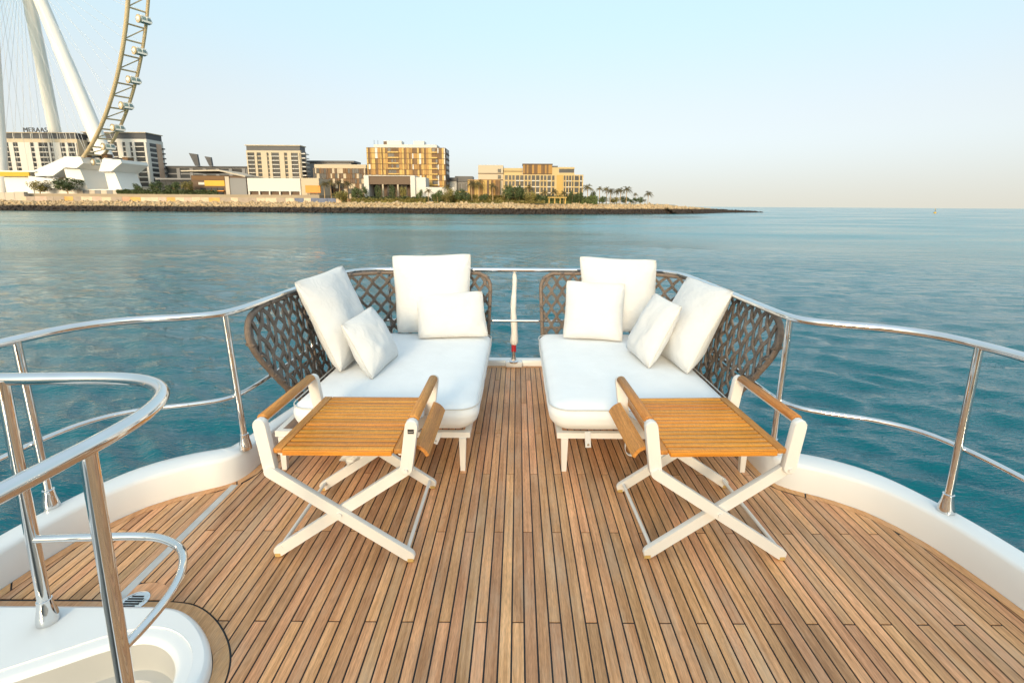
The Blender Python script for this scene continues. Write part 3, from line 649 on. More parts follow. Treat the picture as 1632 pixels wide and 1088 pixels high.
    out_pts += [S(s_back(h), h) for h in np.linspace(H1 - .001, H0, 22)]
    out_pts += [S(s_, H0) for s_ in np.linspace(s_back(H0) - .03, s_front(H0) + .03, 50)]
    mk().tube(out_pts, .0185, 10, closed=True).build('back_frame', ROPEFR, root, smooth=60)
    mk().tube([S(s_, .47, .02) for s_ in np.linspace(s_front(.47), s_back(.47), 60)], .010, 8).build('back_rail', ROPEFR, root, smooth=60)
    for s_ in (.75, s2 + .3):
        mk().tube([S(s_, h, .012) for h in np.linspace(H0, H1, 10)], .011, 8).build('back_post', ROPEFR, root, smooth=60)
    pitch, slope = .106, .64; hc = pitch / (2 * slope)
    for fam in (1, -1):
        for j in range(-12, 44):
            sA = j * pitch; path = []; 
            for h in np.linspace(H0, H1, 46):
                g = h - H0; s_ = sA + fam * (slope * g - .0035 * math.sin(2 * math.pi * g / hc)) + (0 if fam > 0 else 0)
                inside = s_front(h) <= s_ <= s_back(h)
                off = fam * .0085 * math.cos(math.pi * g / hc + math.pi * j)
                if inside: path.append((s_, h, off))
                elif path and len(path) > 2: break
                elif not inside: path = []
            if len(path) < 5: continue
            m2 = mk()
            # wraps round the frame at both ends
            P = [S(s_, h, off) for s_, h, off in path]
            def wrapd(pe, pi):
                d = (pe - pi).normalized(); e_ = pe + d * .012
                nrm = Vector((-1, 0, 0)) if pe.y < BY - .3 else Vector((0, 1, 0))
                return [pe + d * .004 + nrm * -.026, e_ + d * .006, pe + d * .004 + nrm * .028, pe - d * .026 + nrm * .020]
            P2 = list(reversed(wrapd(P[0], P[1]))) + P + (wrapd(P[-1], P[-2]) if path[-1][0] > .2 or path[-1][1] < H0 + .55 else [])
            for side in (-1, 1):
                Q = []
                for i, p in enumerate(P2):
                    a = P2[max(0, i - 1)]; b = P2[min(len(P2) - 1, i + 1)]; t_ = (b - a)
                    nrm = Vector((-1, 0, 0)) if p.y < BY - CR else (Vector((0, 1, 0)) if p.x > BX + CR else Vector((p.x - BX - CR, p.y - BY + CR, 0)))
                    l_ = t_.cross(nrm)
                    if l_.length > 1e-7: l_.normalize()
                    Q.append(p + l_ * (.0068 * side))
                m2.tube(Q, .0078, 6)
            m2.build('rope_strand', ROPE, root, smooth=70)
    return root
SM = -.02
sofa('woven_sofa', 'taupe rope-backed corner sofa with white mattress on the left of the deck', None, 'L')
sofa('woven_sofa', 'taupe rope-backed corner sofa with white mattress on the right of the deck', SM, 'R')

# ------------------------------------------------------------------ pillows
def pillow(name, label, C4, thick, seed, mid_in=.050, piping=True):
    TL, TR, BR, BL = [Vector(c) for c in C4]
    nrm = (TR - TL).cross(BL - TL).normalized()
    n = 34; g = np.linspace(-1, 1, n)
    # cosine spacing crowds vertices to the seam
    g = np.sin(g * math.pi / 2)
    cen = (TL + TR + BR + BL) / 4; root = thing(name, (cen.x, cen.y, min(c.z for c in (TL, TR, BR, BL))), label, 'pillow', 'white scatter cushions on the two sofas')
    rnd = random.Random(seed); ph = Vector((rnd.uniform(0, 50), rnd.uniform(0, 50), rnd.uniform(0, 50)))
    def P(u, v):
        uu = u * (1 - mid_in * 1.1 * (1 - v * v)); vv = v * (1 - mid_in * 1.1 * (1 - u * u))
        rc = 1 - .045 * (abs(u) * abs(v)) ** 5; uu *= rc; vv *= rc
        a = (uu + 1) / 2; b = (vv + 1) / 2
        return TL * (1 - a) * (1 - b) + TR * a * (1 - b) + BR * a * b + BL * (1 - a) * b
    def T(u, v):
        t_ = ((1 - abs(u) ** 2.5) ** .56) * ((1 - abs(v) ** 2.5) ** .56)
        sag = 1 + .22 * v                       # fuller towards the bottom
        wr = 1 + .16 * mnoise.noise(Vector((u * 1.6, v * 1.6, 0)) + ph) + .07 * mnoise.noise(Vector((u * 4.5, v * 3.2, 3)) + ph)
        # corner puckers
        # drag lines running in from the corners and a sag fold low down
        t_ += .05 * t_ * math.sin(7 * (abs(u) - abs(v)) + 3 * mnoise.noise(Vector((u, v, 9)) + ph)) * max(0, abs(u) * abs(v) - .12)
        t_ += .035 * math.exp(-((v - .55 - .12 * math.sin(2.2 * u + ph.x)) / .09) ** 2) * (1 - u * u)
        cr = .012 * math.sin(math.atan2(v - math.copysign(1, v), u - math.copysign(1, u)) * 14) * max(0, abs(u) + abs(v) - 1.25) * 1.0
        return thick * t_ * sag * wr + cr * (t_ > .02)
    m_ = MB(); vs = []; fs = []
    for sgn in (1, -1):
        k0 = len(vs)
        for v in g:
            for u in g: vs.append(P(u, v) + nrm * (sgn * T(u, v) * (1 if sgn > 0 else .9)))
        for i in range(n - 1):
            for j in range(n - 1):
                q = [k0 + i * n + j, k0 + i * n + j + 1, k0 + (i + 1) * n + j + 1, k0 + (i + 1) * n + j]
                fs.append(q if sgn > 0 else q[::-1])
    bm = bmesh.new(); bv = [bm.verts.new(v) for v in vs]
    for f_ in fs:
        try: bm.faces.new([bv[i] for i in f_])
        except ValueError: pass
    bmesh.ops.remove_doubles(bm, verts=bm.verts[:], dist=1e-5); bmesh.ops.recalc_face_normals(bm, faces=bm.faces[:])
    m_.frombm(bm); m_.build('cover', FABRIC, root, smooth=75)
    ed = [P(u, -1) for u in g[:-1]] + [P(1, v) for v in g[:-1]] + [P(u, 1) for u in g[::-1][:-1]] + [P(-1, v) for v in g[::-1][:-1]]
    MB().tube(ed, .0042, 6, closed=True).build('piping', PIPING, root, smooth=60)
PIL = {
 'A': ([(-1.243, 4.72, 1.187), (-.451, 4.72, 1.211), (-.448, 4.49, .462), (-1.146, 4.45, .462)], .135, 'large square white cushion leaning against the back of the left sofa'),
 'B': ([(-.979, 4.52, .845), (-.330, 4.52, .872), (-.262, 4.33, .472), (-.905, 4.25, .472)], .115, 'small oblong white cushion standing in front of the back cushion on the left sofa'),
 'C': ([(-1.650, 3.50, 1.112), (-1.508, 4.13, 1.165), (-1.235, 4.02, .465), (-1.275, 3.33, .465)], .14, 'large white cushion slumped against the rope side of the left sofa'),
 'D': ([(-1.270, 3.36, .826), (-1.185, 3.83, .866), (-.960, 3.76, .470), (-1.010, 3.21, .462)], .12, 'small white cushion propped in front of the slumped one on the left sofa'),
 'E': ([(.594, 4.72, 1.192), (1.369, 4.72, 1.160), (1.341, 4.53, .462), (.639, 4.51, .462)], .135, 'large square white cushion leaning against the back of the right sofa'),
 'F': ([(.462, 4.56, .974), (1.021, 4.49, .957), (.948, 4.19, .470), (.414, 4.31, .470)], .115, 'middle sized square white cushion nearest the stern gap on the right sofa'),
 'G': ([(1.130, 3.92, .975), (1.239, 3.55, .935), (.985, 3.46, .468), (.925, 3.95, .480)], .115, 'small oblong white cushion tilted in the corner of the right sofa'),
 'H': ([(1.462, 4.12, 1.085), (1.600, 3.50, 1.062), (1.235, 3.35, .462), (1.150, 3.98, .465)], .14, 'large white cushion slumped against the rope side of the right sofa'),
}
for i, (k, (c4, th_, lb)) in enumerate(PIL.items()): pillow('scatter_cushion', lb, c4, th_, 11 + i)

# ================================================================== FOLDING TRAY TABLES
def tray_table(cx, y0, mir, label, badge, inner):
    """legs spread along x; origin at the middle of the feet"""
    root = thing('folding_tray_table', (cx, y0 + .3, 0), label, 'side table', 'folding teak tray tables in front of the sofas')
    X = Matrix.Translation((cx, y0, 0)) if not mir else Matrix.Translation((cx, y0, 0)) @ Matrix.Rotation(R(2.0), 4, 'Z')
    mk = lambda: MB(xf=X)
    hw = .335; D = .575; zt = .565
    for fy, yy in ((0, 0.0), (1, D)):
        for sgn in (-1, 1):
            lean = .026 * sgn
            mk().bar((sgn * (hw - .005) - lean * .6, yy, .474), (sgn * hw + lean * .35, yy, .686), .058, .036, (0, 1, 0), True).build('upright', FRAME, root, smooth=35)
            off = -.014 if sgn < 0 else .015
            if fy: off = -off
            lg = mk().bar((sgn * (hw - .022), yy + off * 1.0, .462), (-sgn * (hw - .018), yy + off, .031), .052, .026, (0, 1, 0), True).build('leg', FRAME, root, smooth=35)
            mk().bar((-sgn * (hw - .030), yy + off, .0130), (-sgn * (hw + .002), yy + off, .0130), .022, .0272, (0, 1, 0)).build('foot_pad', RUBBER, lg)
            mk().tube([(sgn * (hw - .02), yy - .028 * (1 if not fy else -1), .470), (sgn * (hw - .02), yy + .03, .470)], .009, 10).build('pivot_bolt', FRAME, root, smooth=40)
        mk().tube([(0, yy - .036, .249), (0, yy + .036, .249)], .012, 12).build('pivot_bolt', FRAME, root, smooth=40)
    for sgn in (-1, 1):
        mk().tube([(sgn * (hw - .030), 0.0, .055), (sgn * (hw - .030), D, .055)], .0095, 10).build('stretcher', FRAME, root, smooth=60)
        ax = sgn * (hw + .012)
        # armrest: half-round teak over a white flat
        prof = []
        for i in range(13):
            a = math.pi * i / 12; prof.append((ax + .025 * math.cos(a), .0, .702 + .022 * math.sin(a)))
        prof += [(ax - .025, 0, .697), (ax + .025, 0, .697)]
        mk().prism([(p[0], D / 2, p[2]) for p in prof], (0, D / 2 - .022, 0)).build('armrest', OILED_Y, root, smooth=50)
        mk().box((ax - .017, .018, .684), (ax + .017, D - .018, .6965)).build('armrest_bar', FRAME, root)
        mk().tube([(sgn * (hw - .055), .02, .535), (sgn * (hw - .055), D - .02, .535)], .010, 10).build('tray_bearer', FRAME, root, smooth=60)
        # end board of the tray rolled over the bearer, sticking out past the uprights
        ex = sgn * (hw + .005); prof = []
        for i in range(9):
            a = R(84 - i * 7.5); prof.append((ex + sgn * .080 * math.cos(a), 0, zt - .085 + .090 * math.sin(a)))
        for i in range(8, -1, -1):
            a = R(84 - i * 7.5); prof.append((ex + sgn * .063 * math.cos(a), 0, zt - .085 + .073 * math.sin(a)))
        if sgn != inner: prof = None
        mb_ = mk(); n = 9
        if prof:
            yA, yB = .036, D - .036
            vs = []; fs = []
            for yy in (yA, yB): vs += [(p[0], yy, p[2]) for p in prof]
            m18 = len(prof)
            for i in range(m18): fs.append((i, (i + 1) % m18, m18 + (i + 1) % m18, m18 + i))
            for i in range(8): fs += [(i, i + 1, m18 - 2 - i, m18 - 1 - i), (m18 + i, m18 + m18 - 1 - i, m18 + m18 - 2 - i, m18 + i + 1)]
            bmx = bmesh.new(); bvs = [bmx.verts.new(v) for v in vs]
            for f_ in fs: bmx.faces.new([bvs[i] for i in f_])
            bmesh.ops.recalc_face_normals(bmx, faces=bmx.faces[:]); mb_.frombm(bmx); mb_.build('end_board', OILED_Y, root, smooth=40)
        # frame batten inside the arm
        xa, xb = sorted((sgn * (hw - .035), sgn * (hw - .078)))
        mk().box((xa, -.012 + .012, zt - .022), (xb, D + .04, zt + .001), .003).build('tray_batten', OILED_Y, root, smooth=30)
    ns = 15; ya, yb = -.008, D + .045; pw = (yb - ya) / ns
    for i in range(ns):
        mk().box((-(hw - .081), ya + i * pw + .0046, zt - .020), (hw - .081, ya + (i + 1) * pw - .0046, zt), .0028).build('slat', OILED_X, root, smooth=30)
    mk().box((-(hw - .085), ya - .006, zt - .026), (hw - .085, ya + .0015, zt - .002), .002).build('front_edge', OILED_X, root, smooth=30)
    mk().box((-(hw - .09), .0, zt - .030), (hw - .09, D + .03, zt - .0215)).build('tray_backing', DKTEAK, root)
    mk().bar((-.2, D / 2, zt - .045), (.2, D / 2, zt - .045), .045, .012, (0, 0, 1)).build('under_brace', FRAME, root)
    if badge:
        mk().box((hw - .006, -.0205, .652), (hw + .022, -.0182, .673)).build('badge', DARKM, root)
        mk().box((hw - .003, -.0211, .6605), (hw + .019, -.0207, .6620)).build('badge', FRAME, root)
        # cloth strap bunched under the tray
        st_ = mk(); rn = random.Random(5); vs = []; fs = []
        for i in range(10):
            for j in range(6):
                vs.append((.02 + j * .022 - .006 * i + rn.uniform(-.004, .004), .10 + .018 * math.sin(j * 2.1 + i * .7), zt - .03 - i * .0115 * (1 - .10 * abs(j - 2))))
        for i in range(9):
            for j in range(5): fs.append((i * 6 + j, i * 6 + j + 1, i * 6 + j + 7, i * 6 + j + 6))
        so2 = st_.add(vs, fs).build('cloth_strap', CANVAS, root, smooth=60); sd = so2.modifiers.new('s', 'SOLIDIFY'); sd.thickness = .003
tray_table(-.822, 2.055, False, 'folding teak tray table with white crossed legs in front of the left sofa', True, 1)
tray_table(.955, 2.070, True, 'folding teak tray table with white crossed legs in front of the right sofa', False, -1)
# ================================================================== THE ISLAND
CREAM = mat('cream_render', (0.488, 0.407, 0.296), .8, var=.06, vscale=.15)
WHITEC = mat('white_concrete', (0.577, 0.554, 0.515), .7, var=.05, vscale=.12)
CREAMG = mat('honey_render', (0.50, 0.37, 0.185), .8, var=.06, vscale=.15)
PALE = mat('pale_stone', (0.480, 0.416, 0.336), .85, var=.12, vscale=.4)
GOLD = mat('gold_panel', (0.31, 0.150, 0.016), .5, var=.08, vscale=.3, obj_rand=.22)
GOLDL = mat('light_gold_panel', (0.46, 0.285, 0.062), .5, var=.08, vscale=.3, obj_rand=.12)
BROWN = mat('brown_panel', (0.136, 0.068, 0.021), .6, var=.1, vscale=.3, obj_rand=.2)
DKBROWN = mat('dark_brown_screen', (0.10, 0.058, 0.032), .6, var=.15, vscale=.5)
DKGREY = mat('dark_cladding', (0.055, 0.058, 0.066), .5, var=.1, vscale=.3)
MIDGREY = mat('grey_cladding', (0.20, 0.20, 0.205), .6, var=.1, vscale=.2)
GLASS = mat('window_glass', (0.030, 0.034, 0.038), .3, spec=.35, obj_rand=.35)
PEACH_LIT = mat('peach_lit_render', (0.510, 0.352, 0.255), .8, var=.05, vscale=.2)  # warm sunlight on the pale tower's side, put into the colour
YEL = mat('yellow_sign', (0.576, 0.336, 0.024), .5, var=.1, vscale=.4)
ORA = mat('orange_sign', (0.600, 0.224, 0.024), .5, var=.12, vscale=.4)
WSTEEL = mat('white_painted_steel', (0.76, 0.735, 0.69), .5, var=.04, vscale=.05)
GSTEEL = mat('tan_painted_steel', (0.52, 0.40, 0.235), .5, var=.08, vscale=.1)
CABLE = mat('spoke_cable', (0.60, 0.59, 0.57), .5, metal=.3)
PODGL = mat('capsule_glass', (0.16, 0.23, 0.23), .15, spec=.6)
LAWN = mat('lawn', (0.10, 0.115, 0.030), .95, var=.3, vscale=.4)
SAND = mat('island_ground', (0.336, 0.272, 0.192), .95, var=.12, vscale=.08)
LEAF = mat('leaf_dark', (0.063, 0.086, 0.025), .7, var=.4, vscale=.5, obj_rand=.25)
LEAFY = mat('leaf_olive', (0.165, 0.138, 0.033), .7, var=.35, vscale=.5, obj_rand=.25)
FROND = mat('palm_frond', (0.105, 0.082, 0.024), .7, var=.35, vscale=.8, obj_rand=.3)
BARK = mat('palm_trunk', (0.40, 0.27, 0.14), .9, var=.2, vscale=2)
GZ = 2.9; TZ = 8.0
# waterline of the island from port to starboard
SHORE = [(-900, 352), (-640, 342), (-460, 335), (-345, 330), (-255, 329), (-178, 325), (-90, 313), (-25, 307), (32, 323), (77, 345), (112, 367), (130, 384)]
sh = [tuple(p[:2]) for p in spline([(x, y, 0) for x, y in SHORE], 8)]
crest = offset2(sh, 13.0)
MB().slab(sh_ := ([(x, y) for x, y in crest] + [(150, 470), (90, 900), (-900, 900)]), -6, GZ).build('island_ground', SAND, None, kind='structure')
MB().slab([(-900, 366), (-640, 362), (-460, 357), (-345, 353), (-255, 352.5), (-141, 349), (-141, 520), (-900, 520)], GZ - .5, TZ).build('terrace', SAND, None, kind='structure')
lawn_f = offset2(sh, 14.5); lawn_b = offset2(sh, 26)
ix = [i for i, p in enumerate(sh) if p[0] > -132]
MB().slab([lawn_f[i] for i in ix] + [lawn_b[i] for i in ix][::-1], GZ - .5, GZ + .35).build('lawn', LAWN, None, kind='structure')

# rock armour: real stones, too small and many to name one by one
rock = bpy.data.materials.new('armour_rock'); rock.use_nodes = True; t = rock.node_tree; b_ = t.nodes['Principled BSDF']
gm = t.nodes.new('ShaderNodeNewGeometry'); spz = t.nodes.new('ShaderNodeSeparateXYZ'); t.links.new(gm.outputs['Position'], spz.inputs[0])
nz = t.nodes.new('ShaderNodeTexNoise'); nz.inputs['Scale'].default_value = .5; nz.inputs['Detail'].default_value = 4; t.links.new(gm.outputs['Position'], nz.inputs[0])
ad = t.nodes.new('ShaderNodeMath'); ad.operation = 'MULTIPLY_ADD'; ad.inputs[1].default_value = 2.2; t.links.new(nz.outputs[0], ad.inputs[0]); t.links.new(spz.outputs[2], ad.inputs[2])
mr = t.nodes.new('ShaderNodeMapRange'); mr.inputs[1].default_value = .5; mr.inputs[2].default_value = 1.3; t.links.new(ad.outputs[0], mr.inputs[0])
crr = t.nodes.new('ShaderNodeValToRGB'); crr.color_ramp.elements[0].color = (0.030, 0.020, 0.014, 1); crr.color_ramp.elements[1].color = (0.46, 0.34, 0.20, 1)
t.links.new(mr.outputs[0], crr.inputs[0])
ri = t.nodes.new('ShaderNodeMapRange'); ri.inputs[1].default_value = .3; ri.inputs[2].default_value = .7; ri.inputs[3].default_value = .55; ri.inputs[4].default_value = 1.2
nr2 = t.nodes.new('ShaderNodeTexNoise'); nr2.inputs['Scale'].default_value = .9; t.links.new(gm.outputs['Position'], nr2.inputs[0]); t.links.new(nr2.outputs[0], ri.inputs[0])
hv = t.nodes.new('ShaderNodeHueSaturation'); t.links.new(crr.outputs[0], hv.inputs['Color']); t.links.new(ri.outputs[0], hv.inputs['Value']); t.links.new(hv.outputs[0], b_.inputs['Base Color']); b_.inputs['Roughness'].default_value = .85
ico = bmesh.new(); bmesh.ops.create_icosphere(ico, subdivisions=1, radius=1); iv = np.array([v.co[:] for v in ico.verts]); ifc = np.array([[v.index for v in f.verts] for f in ico.faces]); ico.free()
def rocks(name, spots, kind='stuff'):
    rng = np.random.RandomState(5); V = []; F = []; k = 0
    for x, y, z, s_ in spots:
        sc3 = s_ * rng.uniform(.65, 1.3, 3); a = rng.uniform(0, 6.28); p = iv * (1 + rng.uniform(-.22, .22, (len(iv), 1))) * sc3
        ca, sa = math.cos(a), math.sin(a); p = np.stack([p[:, 0] * ca - p[:, 1] * sa, p[:, 0] * sa + p[:, 1] * ca, p[:, 2]], 1) + (x, y, z)
        V.append(p); F.append(ifc + k); k += len(iv)
    V = np.concatenate(V); F = np.concatenate(F); me = bpy.data.meshes.new(name); me.from_pydata(V.tolist(), [], F.tolist()); me.materials.append(rock)
    o = bpy.data.objects.new(name, me); COL.objects.link(o); o['kind'] = kind; return o
rng = random.Random(9); spots = []
def seglen(path): return sum((Vector(path[i]) - Vector(path[i - 1])).length for i in range(1, len(path)))
for i in range(1, len(sh)):
    a, b = Vector(sh[i - 1]), Vector(sh[i]); ca, cb_ = Vector(crest[i - 1]), Vector(crest[i]); ln_ = (b - a).length
    if b.x < -560: continue
    cnt = int(ln_ * 6.0)
    for _ in range(cnt):
        u = rng.random(); v = rng.random(); p = a.lerp(b, u).lerp(ca.lerp(cb_, u), v)
        spots.append((p.x, p.y, SEA - .4 + v * 7.0 + rng.uniform(-.25, .35), rng.uniform(.7, 1.5)))
spit = [(112, 370), (144, 400), (168, 436), (196, 468), (224, 490), (244, 503)]
for i in range(1, len(spit)):
    a, b = Vector(spit[i - 1]), Vector(spit[i]); ln_ = (b - a).length
    for _ in range(int(ln_ * 12)):
        u = rng.random(); f_ = (i - 1 + u) / 5; p = a.lerp(b, u); w_ = rng.uniform(-1, 1); hh = (1 - abs(w_)) * (5.2 * (1 - f_) ** 1.2 + 1.0)
        spots.append((p.x + w_ * 6, p.y - w_ * 4, SEA - .5 + hh, rng.uniform(.7, 1.3)))
ro = rocks('rock_armour', spots); ro['label'] = 'sunlit rock armour sloping into the water along the island'; ro['category'] = 'rocks'
m_ = MB(); low = offset2(sh, -1.0)
m_.add([(x, y, SEA - 1.2) for x, y in low] + [(x, y, GZ - .3) for x, y in crest], [(i, i + 1, len(sh) + i + 1, len(sh) + i) for i in range(len(sh) - 1)])
m_.build('revetment_slope', rock, None, kind='structure')

# ------------------------------------------------------------------ facade kit
def body(parent, x0, x1, y, d, z0, z1, m, name='wall'): return block(name, m, parent, (x0, y, z0), (x1, y + d, z1))
def grid(parent, x0, x1, y, z0, z1, cols, floors, wall, glass=GLASS, pier=.9, sill=.20, side=None):
    """cols: list of (relative width, kind) w=pier g=window b=window with balcony; every window is a part"""
    tot = sum(c[0] for c in cols); x = x0; fh = (z1 - z0) / floors
    for wd, kd in cols:
        w_ = wd / tot * (x1 - x0)
        if kd == 'w': block('pier', wall, parent, (x, y - pier, z0), (x + w_, y, z1))
        else:
            for f_ in range(floors):
                za = z0 + f_ * fh
                block('window', glass, parent, (x + .12, y - .12, za + fh * sill), (x + w_ - .12, y + .3, za + fh * .98))
                block('spandrel', wall if kd == 'g' else WHITEC, parent, (x + .02, y - (.5 if kd == 'g' else 1.5), za - .02), (x + w_ - .02, y - .005, za + fh * sill * (1 if kd == 'g' else .8)))
        x += w_

# tower on the far left, with roof letters
t1 = thing('office_tower', (-400, 420, TZ), 'cream tower with dark top floor and roof lettering behind the wheel legs', 'building')
body(t1, -431, -369.5, 420, 24, TZ, 54.0, CREAM); block('top_floor', DKGREY, t1, (-430, 420.4, 54.01), (-370, 443, 58.6)); block('roof', CREAM, t1, (-431.3, 419.2, 58.61), (-369.2, 444, 59.1))
for i in range(9): block('top_floor_mullion', WHITEC, t1, (-430 + i * 7.4, 419.8, 54.02), (-429.5 + i * 7.4, 420.39, 58.6))
grid(t1, -430.5, -370, 420, 14, 51, [(2, 'b'), (2, 'w'), (2.2, 'g'), (5.5, 'w'), (1.6, 'g'), (2, 'w'), (4.2, 'b'), (.8, 'w'), (1.5, 'g'), (3.2, 'w'), (2.2, 'g'), (1.2, 'w'), (3.2, 'b'), (.6, 'w')], 9, WHITEC)
fc = bpy.data.curves.new('lettering', 'FONT'); fc.body = 'MERAAS'; fc.size = 5.4; fc.extrude = .3; fc.align_x = 'CENTER'; fc.space_character = 1.05
_tmp = bpy.data.objects.new('tmp', fc); COL.objects.link(_tmp); bpy.context.view_layer.update()
_me = bpy.data.meshes.new_from_object(_tmp.evaluated_get(bpy.context.evaluated_depsgraph_get())); bpy.data.objects.remove(_tmp); bpy.data.curves.remove(fc)
_me.materials.clear(); _me.materials.append(DKGREY)
lt = share('roof_lettering', _me, t1, (-404, 421, 59.4), (R(90), 0, 0))
# second tower behind the rim
t2 = thing('apartment_tower', (-345, 430, TZ), 'pale tower with dark cornice standing behind the giant wheel rim', 'building')
body(t2, -373.5, -318.8, 430, 19.5, TZ, 55.6, WHITEC); block('top_floor', DKGREY, t2, (-372.5, 430.5, 55.61), (-319.2, 449, 60.6)); block('roof', CREAM, t2, (-374, 429.4, 60.61), (-318.4, 450, 61.2))
grid(t2, -373, -319, 430, 15, 53, [(1, 'w'), (4, 'b'), (2.2, 'w'), (2.0, 'g'), (3, 'w'), (4.5, 'b'), (2.6, 'w'), (1.4, 'g'), (2.2, 'w'), (1.2, 'g'), (1.2, 'w'), (4.6, 'b'), (1, 'w')], 9, WHITEC)
for f_ in range(9):
    z_ = 15 + f_ * 4.22
    block('side_window', GLASS, t2, (-319, 433.0, z_ + 1.0), (-318.6, 440.5, z_ + 3.9)); block('side_panel', PEACH_LIT, t2, (-318.79, 441, z_), (-318.2, 446.5, z_ + 4.15)); block('side_balcony', DKGREY, t2, (-318.79, 447, z_), (-317.2, 449.3, z_ + 1.1))
# grey hall far behind, with two leaning screens on its roof
t3 = thing('grey_hall', (-283, 450, TZ), 'long grey hall with glass bands in the distance right of the pale tower', 'building')
body(t3, -322, -246, 450, 20, TZ, 33.6, MIDGREY); block('roof', DKGREY, t3, (-323, 448.8, 33.61), (-245, 471, 34.8))
grid(t3, -321, -247, 450, 22, 32.8, [(1, 'w'), (3, 'g')] * 6 + [(1, 'w')], 2, MIDGREY)
for x_, s_ in ((-289, 1.0), (-276.5, .75)):
    q = thing('leaning_screen', (x_, 446, 34.8), 'dark leaning steel screen on the grey hall roof, ' + ('taller one' if s_ == 1 else 'shorter one'), 'screen')
    m_ = MB(); m_.add([(x_ - .5 * s_, 445.5, 34.8), (x_ + 3 * s_, 445.5, 34.8), (x_ + 2.2 * s_, 445.5, 34.8 + 10 * s_), (x_ - 5 * s_, 445.5, 34.8 + 11 * s_), (x_ - .5 * s_, 447.5, 34.8), (x_ + 3 * s_, 447.5, 34.8), (x_ + 2.2 * s_, 447.5, 34.8 + 10 * s_), (x_ - 5 * s_, 447.5, 34.8 + 11 * s_)], [(0, 1, 2, 3), (7, 6, 5, 4), (0, 4, 5, 1), (1, 5, 6, 2), (2, 6, 7, 3), (3, 7, 4, 0)])
    m_.build('screen_panel', DKGREY, q)
# low glass pavilion
t4 = thing('glass_pavilion', (-262, 382, TZ), 'low dark glass pavilion with flat roof behind the bushes', 'building')
body(t4, -276, -248.5, 382, 18, TZ, 19.4, DKGREY); block('roof', MIDGREY, t4, (-278, 379, 19.41), (-247, 401, 20.6))
for i in range(7): block('glazing', GLASS, t4, (-275.5 + i * 3.9, 381.7, 10), (-272.0 + i * 3.9, 381.95, 18.3))
# brown hall with sweeping roof and yellow sign
t5 = thing('brown_hall', (-223, 370, TZ), 'brown hall with overhanging sloped roof and yellow sign', 'building')
body(t5, -244.5, -203, 370, 22, TZ, 22.2, DKBROWN)
m_ = MB(); m_.add([(-249, 366, 24.7), (-221, 366, 25.2), (-203, 368, 21.0), (-203, 394, 21.0), (-221, 394, 25.2), (-249, 394, 24.7), (-249, 366, 25.6), (-221, 366, 26.2), (-202.5, 368, 22.0), (-202.5, 394, 22.0), (-221, 394, 26.2), (-249, 394, 25.6)], [(0, 5, 4, 1), (1, 4, 3, 2), (6, 7, 10, 11), (7, 8, 9, 10), (0, 1, 7, 6), (1, 2, 8, 7), (2, 3, 9, 8), (3, 4, 10, 9), (4, 5, 11, 10), (5, 0, 6, 11)]); m_.build('roof', PALE, t5)
block('sign_band', YEL, t5, (-234.5, 369.4, 14.6), (-219.5, 369.9, 18.6)); block('sign_band', WHITEC, t5, (-239, 369.35, 15.4), (-234.6, 369.85, 17.2))
block('side_wall', PALE, t5, (-218.5, 368.6, TZ), (-215.5, 369.98, 21.5)); block('side_wall', MIDGREY, t5, (-215.4, 369.3, TZ), (-203.2, 369.97, 20.5))
for i in range(4): block('entrance_pane', GLASS, t5, (-238 + i * 4.4, 369.5, TZ + .3), (-234.2 + i * 4.4, 369.9, 13.2))
block('canopy', ORA, t5, (-233.5, 367.6, 10.6), (-219.5, 369.3, 11.3)); block('upper_pane', BROWN, t5, (-243.5, 369.5, 18.9), (-219.5, 369.9, 21.8))
# cream tower in the middle
t6 = thing('cream_tower', (-196, 400, TZ), 'cream tower with dark roof storey above the white podium', 'building')
body(t6, -218, -174.4, 400, 10.5, TZ, 43.6, CREAM); block('top_floor', DKGREY, t6, (-217.6, 400.3, 43.61), (-174.8, 410, 47.2)); block('roof', CREAM, t6, (-218.4, 399.4, 47.21), (-174.2, 411, 47.9))
grid(t6, -217.5, -175, 400, 19.5, 42, [(.6, 'w'), (3.6, 'b'), (1.2, 'w'), (2.2, 'g'), (3.0, 'w'), (1.0, 'g'), (1.4, 'w'), (4.0, 'b'), (2.6, 'w'), (1.6, 'g'), (2.0, 'w'), (3.6, 'b'), (.8, 'w')], 7, CREAM)
for f_ in range(6): block('side_balcony', WHITEC, t6, (-174.39, 401, 24 + f_ * 3.4), (-171.4, 409, 24.8 + f_ * 3.4)); block('side_window', GLASS, t6, (-174.38, 402, 25.0 + f_ * 3.4), (-174.1, 408, 27.1 + f_ * 3.4))
# white podium
t7 = thing('white_podium', (-175, 365, GZ), 'blank white podium building with a recessed ground floor', 'building')
body(t7, -200, -161, 365, 25, 10.8, 20.3, WHITEC); block('ground_floor', DKBROWN, t7, (-199, 367, GZ), (-161.5, 388, 10.79)); body(t7, -160.9, -147.6, 366, 22, GZ, 20.6, CREAM)
for i in range(6): block('pillar', WHITEC, t7, (-200 + i * 7.6, 365.2, GZ), (-199 + i * 7.6, 366.4, 10.79))
sg = block('orange_sign', ORA, None, (-156, 361.5, 9.8), (-145, 362.6, 15.2)); setp(sg, 'orange sign board at the right end of the white podium', 'sign')  # board in one even orange
sg2 = block('sign_legs', DKGREY, None, (-151, 361.7, GZ), (-150, 362.4, 9.79)); bpy.data.objects.remove(sg2)
for x_ in (-154.5, -147): block('sign_post', DKGREY, sg, (0, 0, 0), (1, 1, 1)).matrix_local = Matrix.Identity(4)
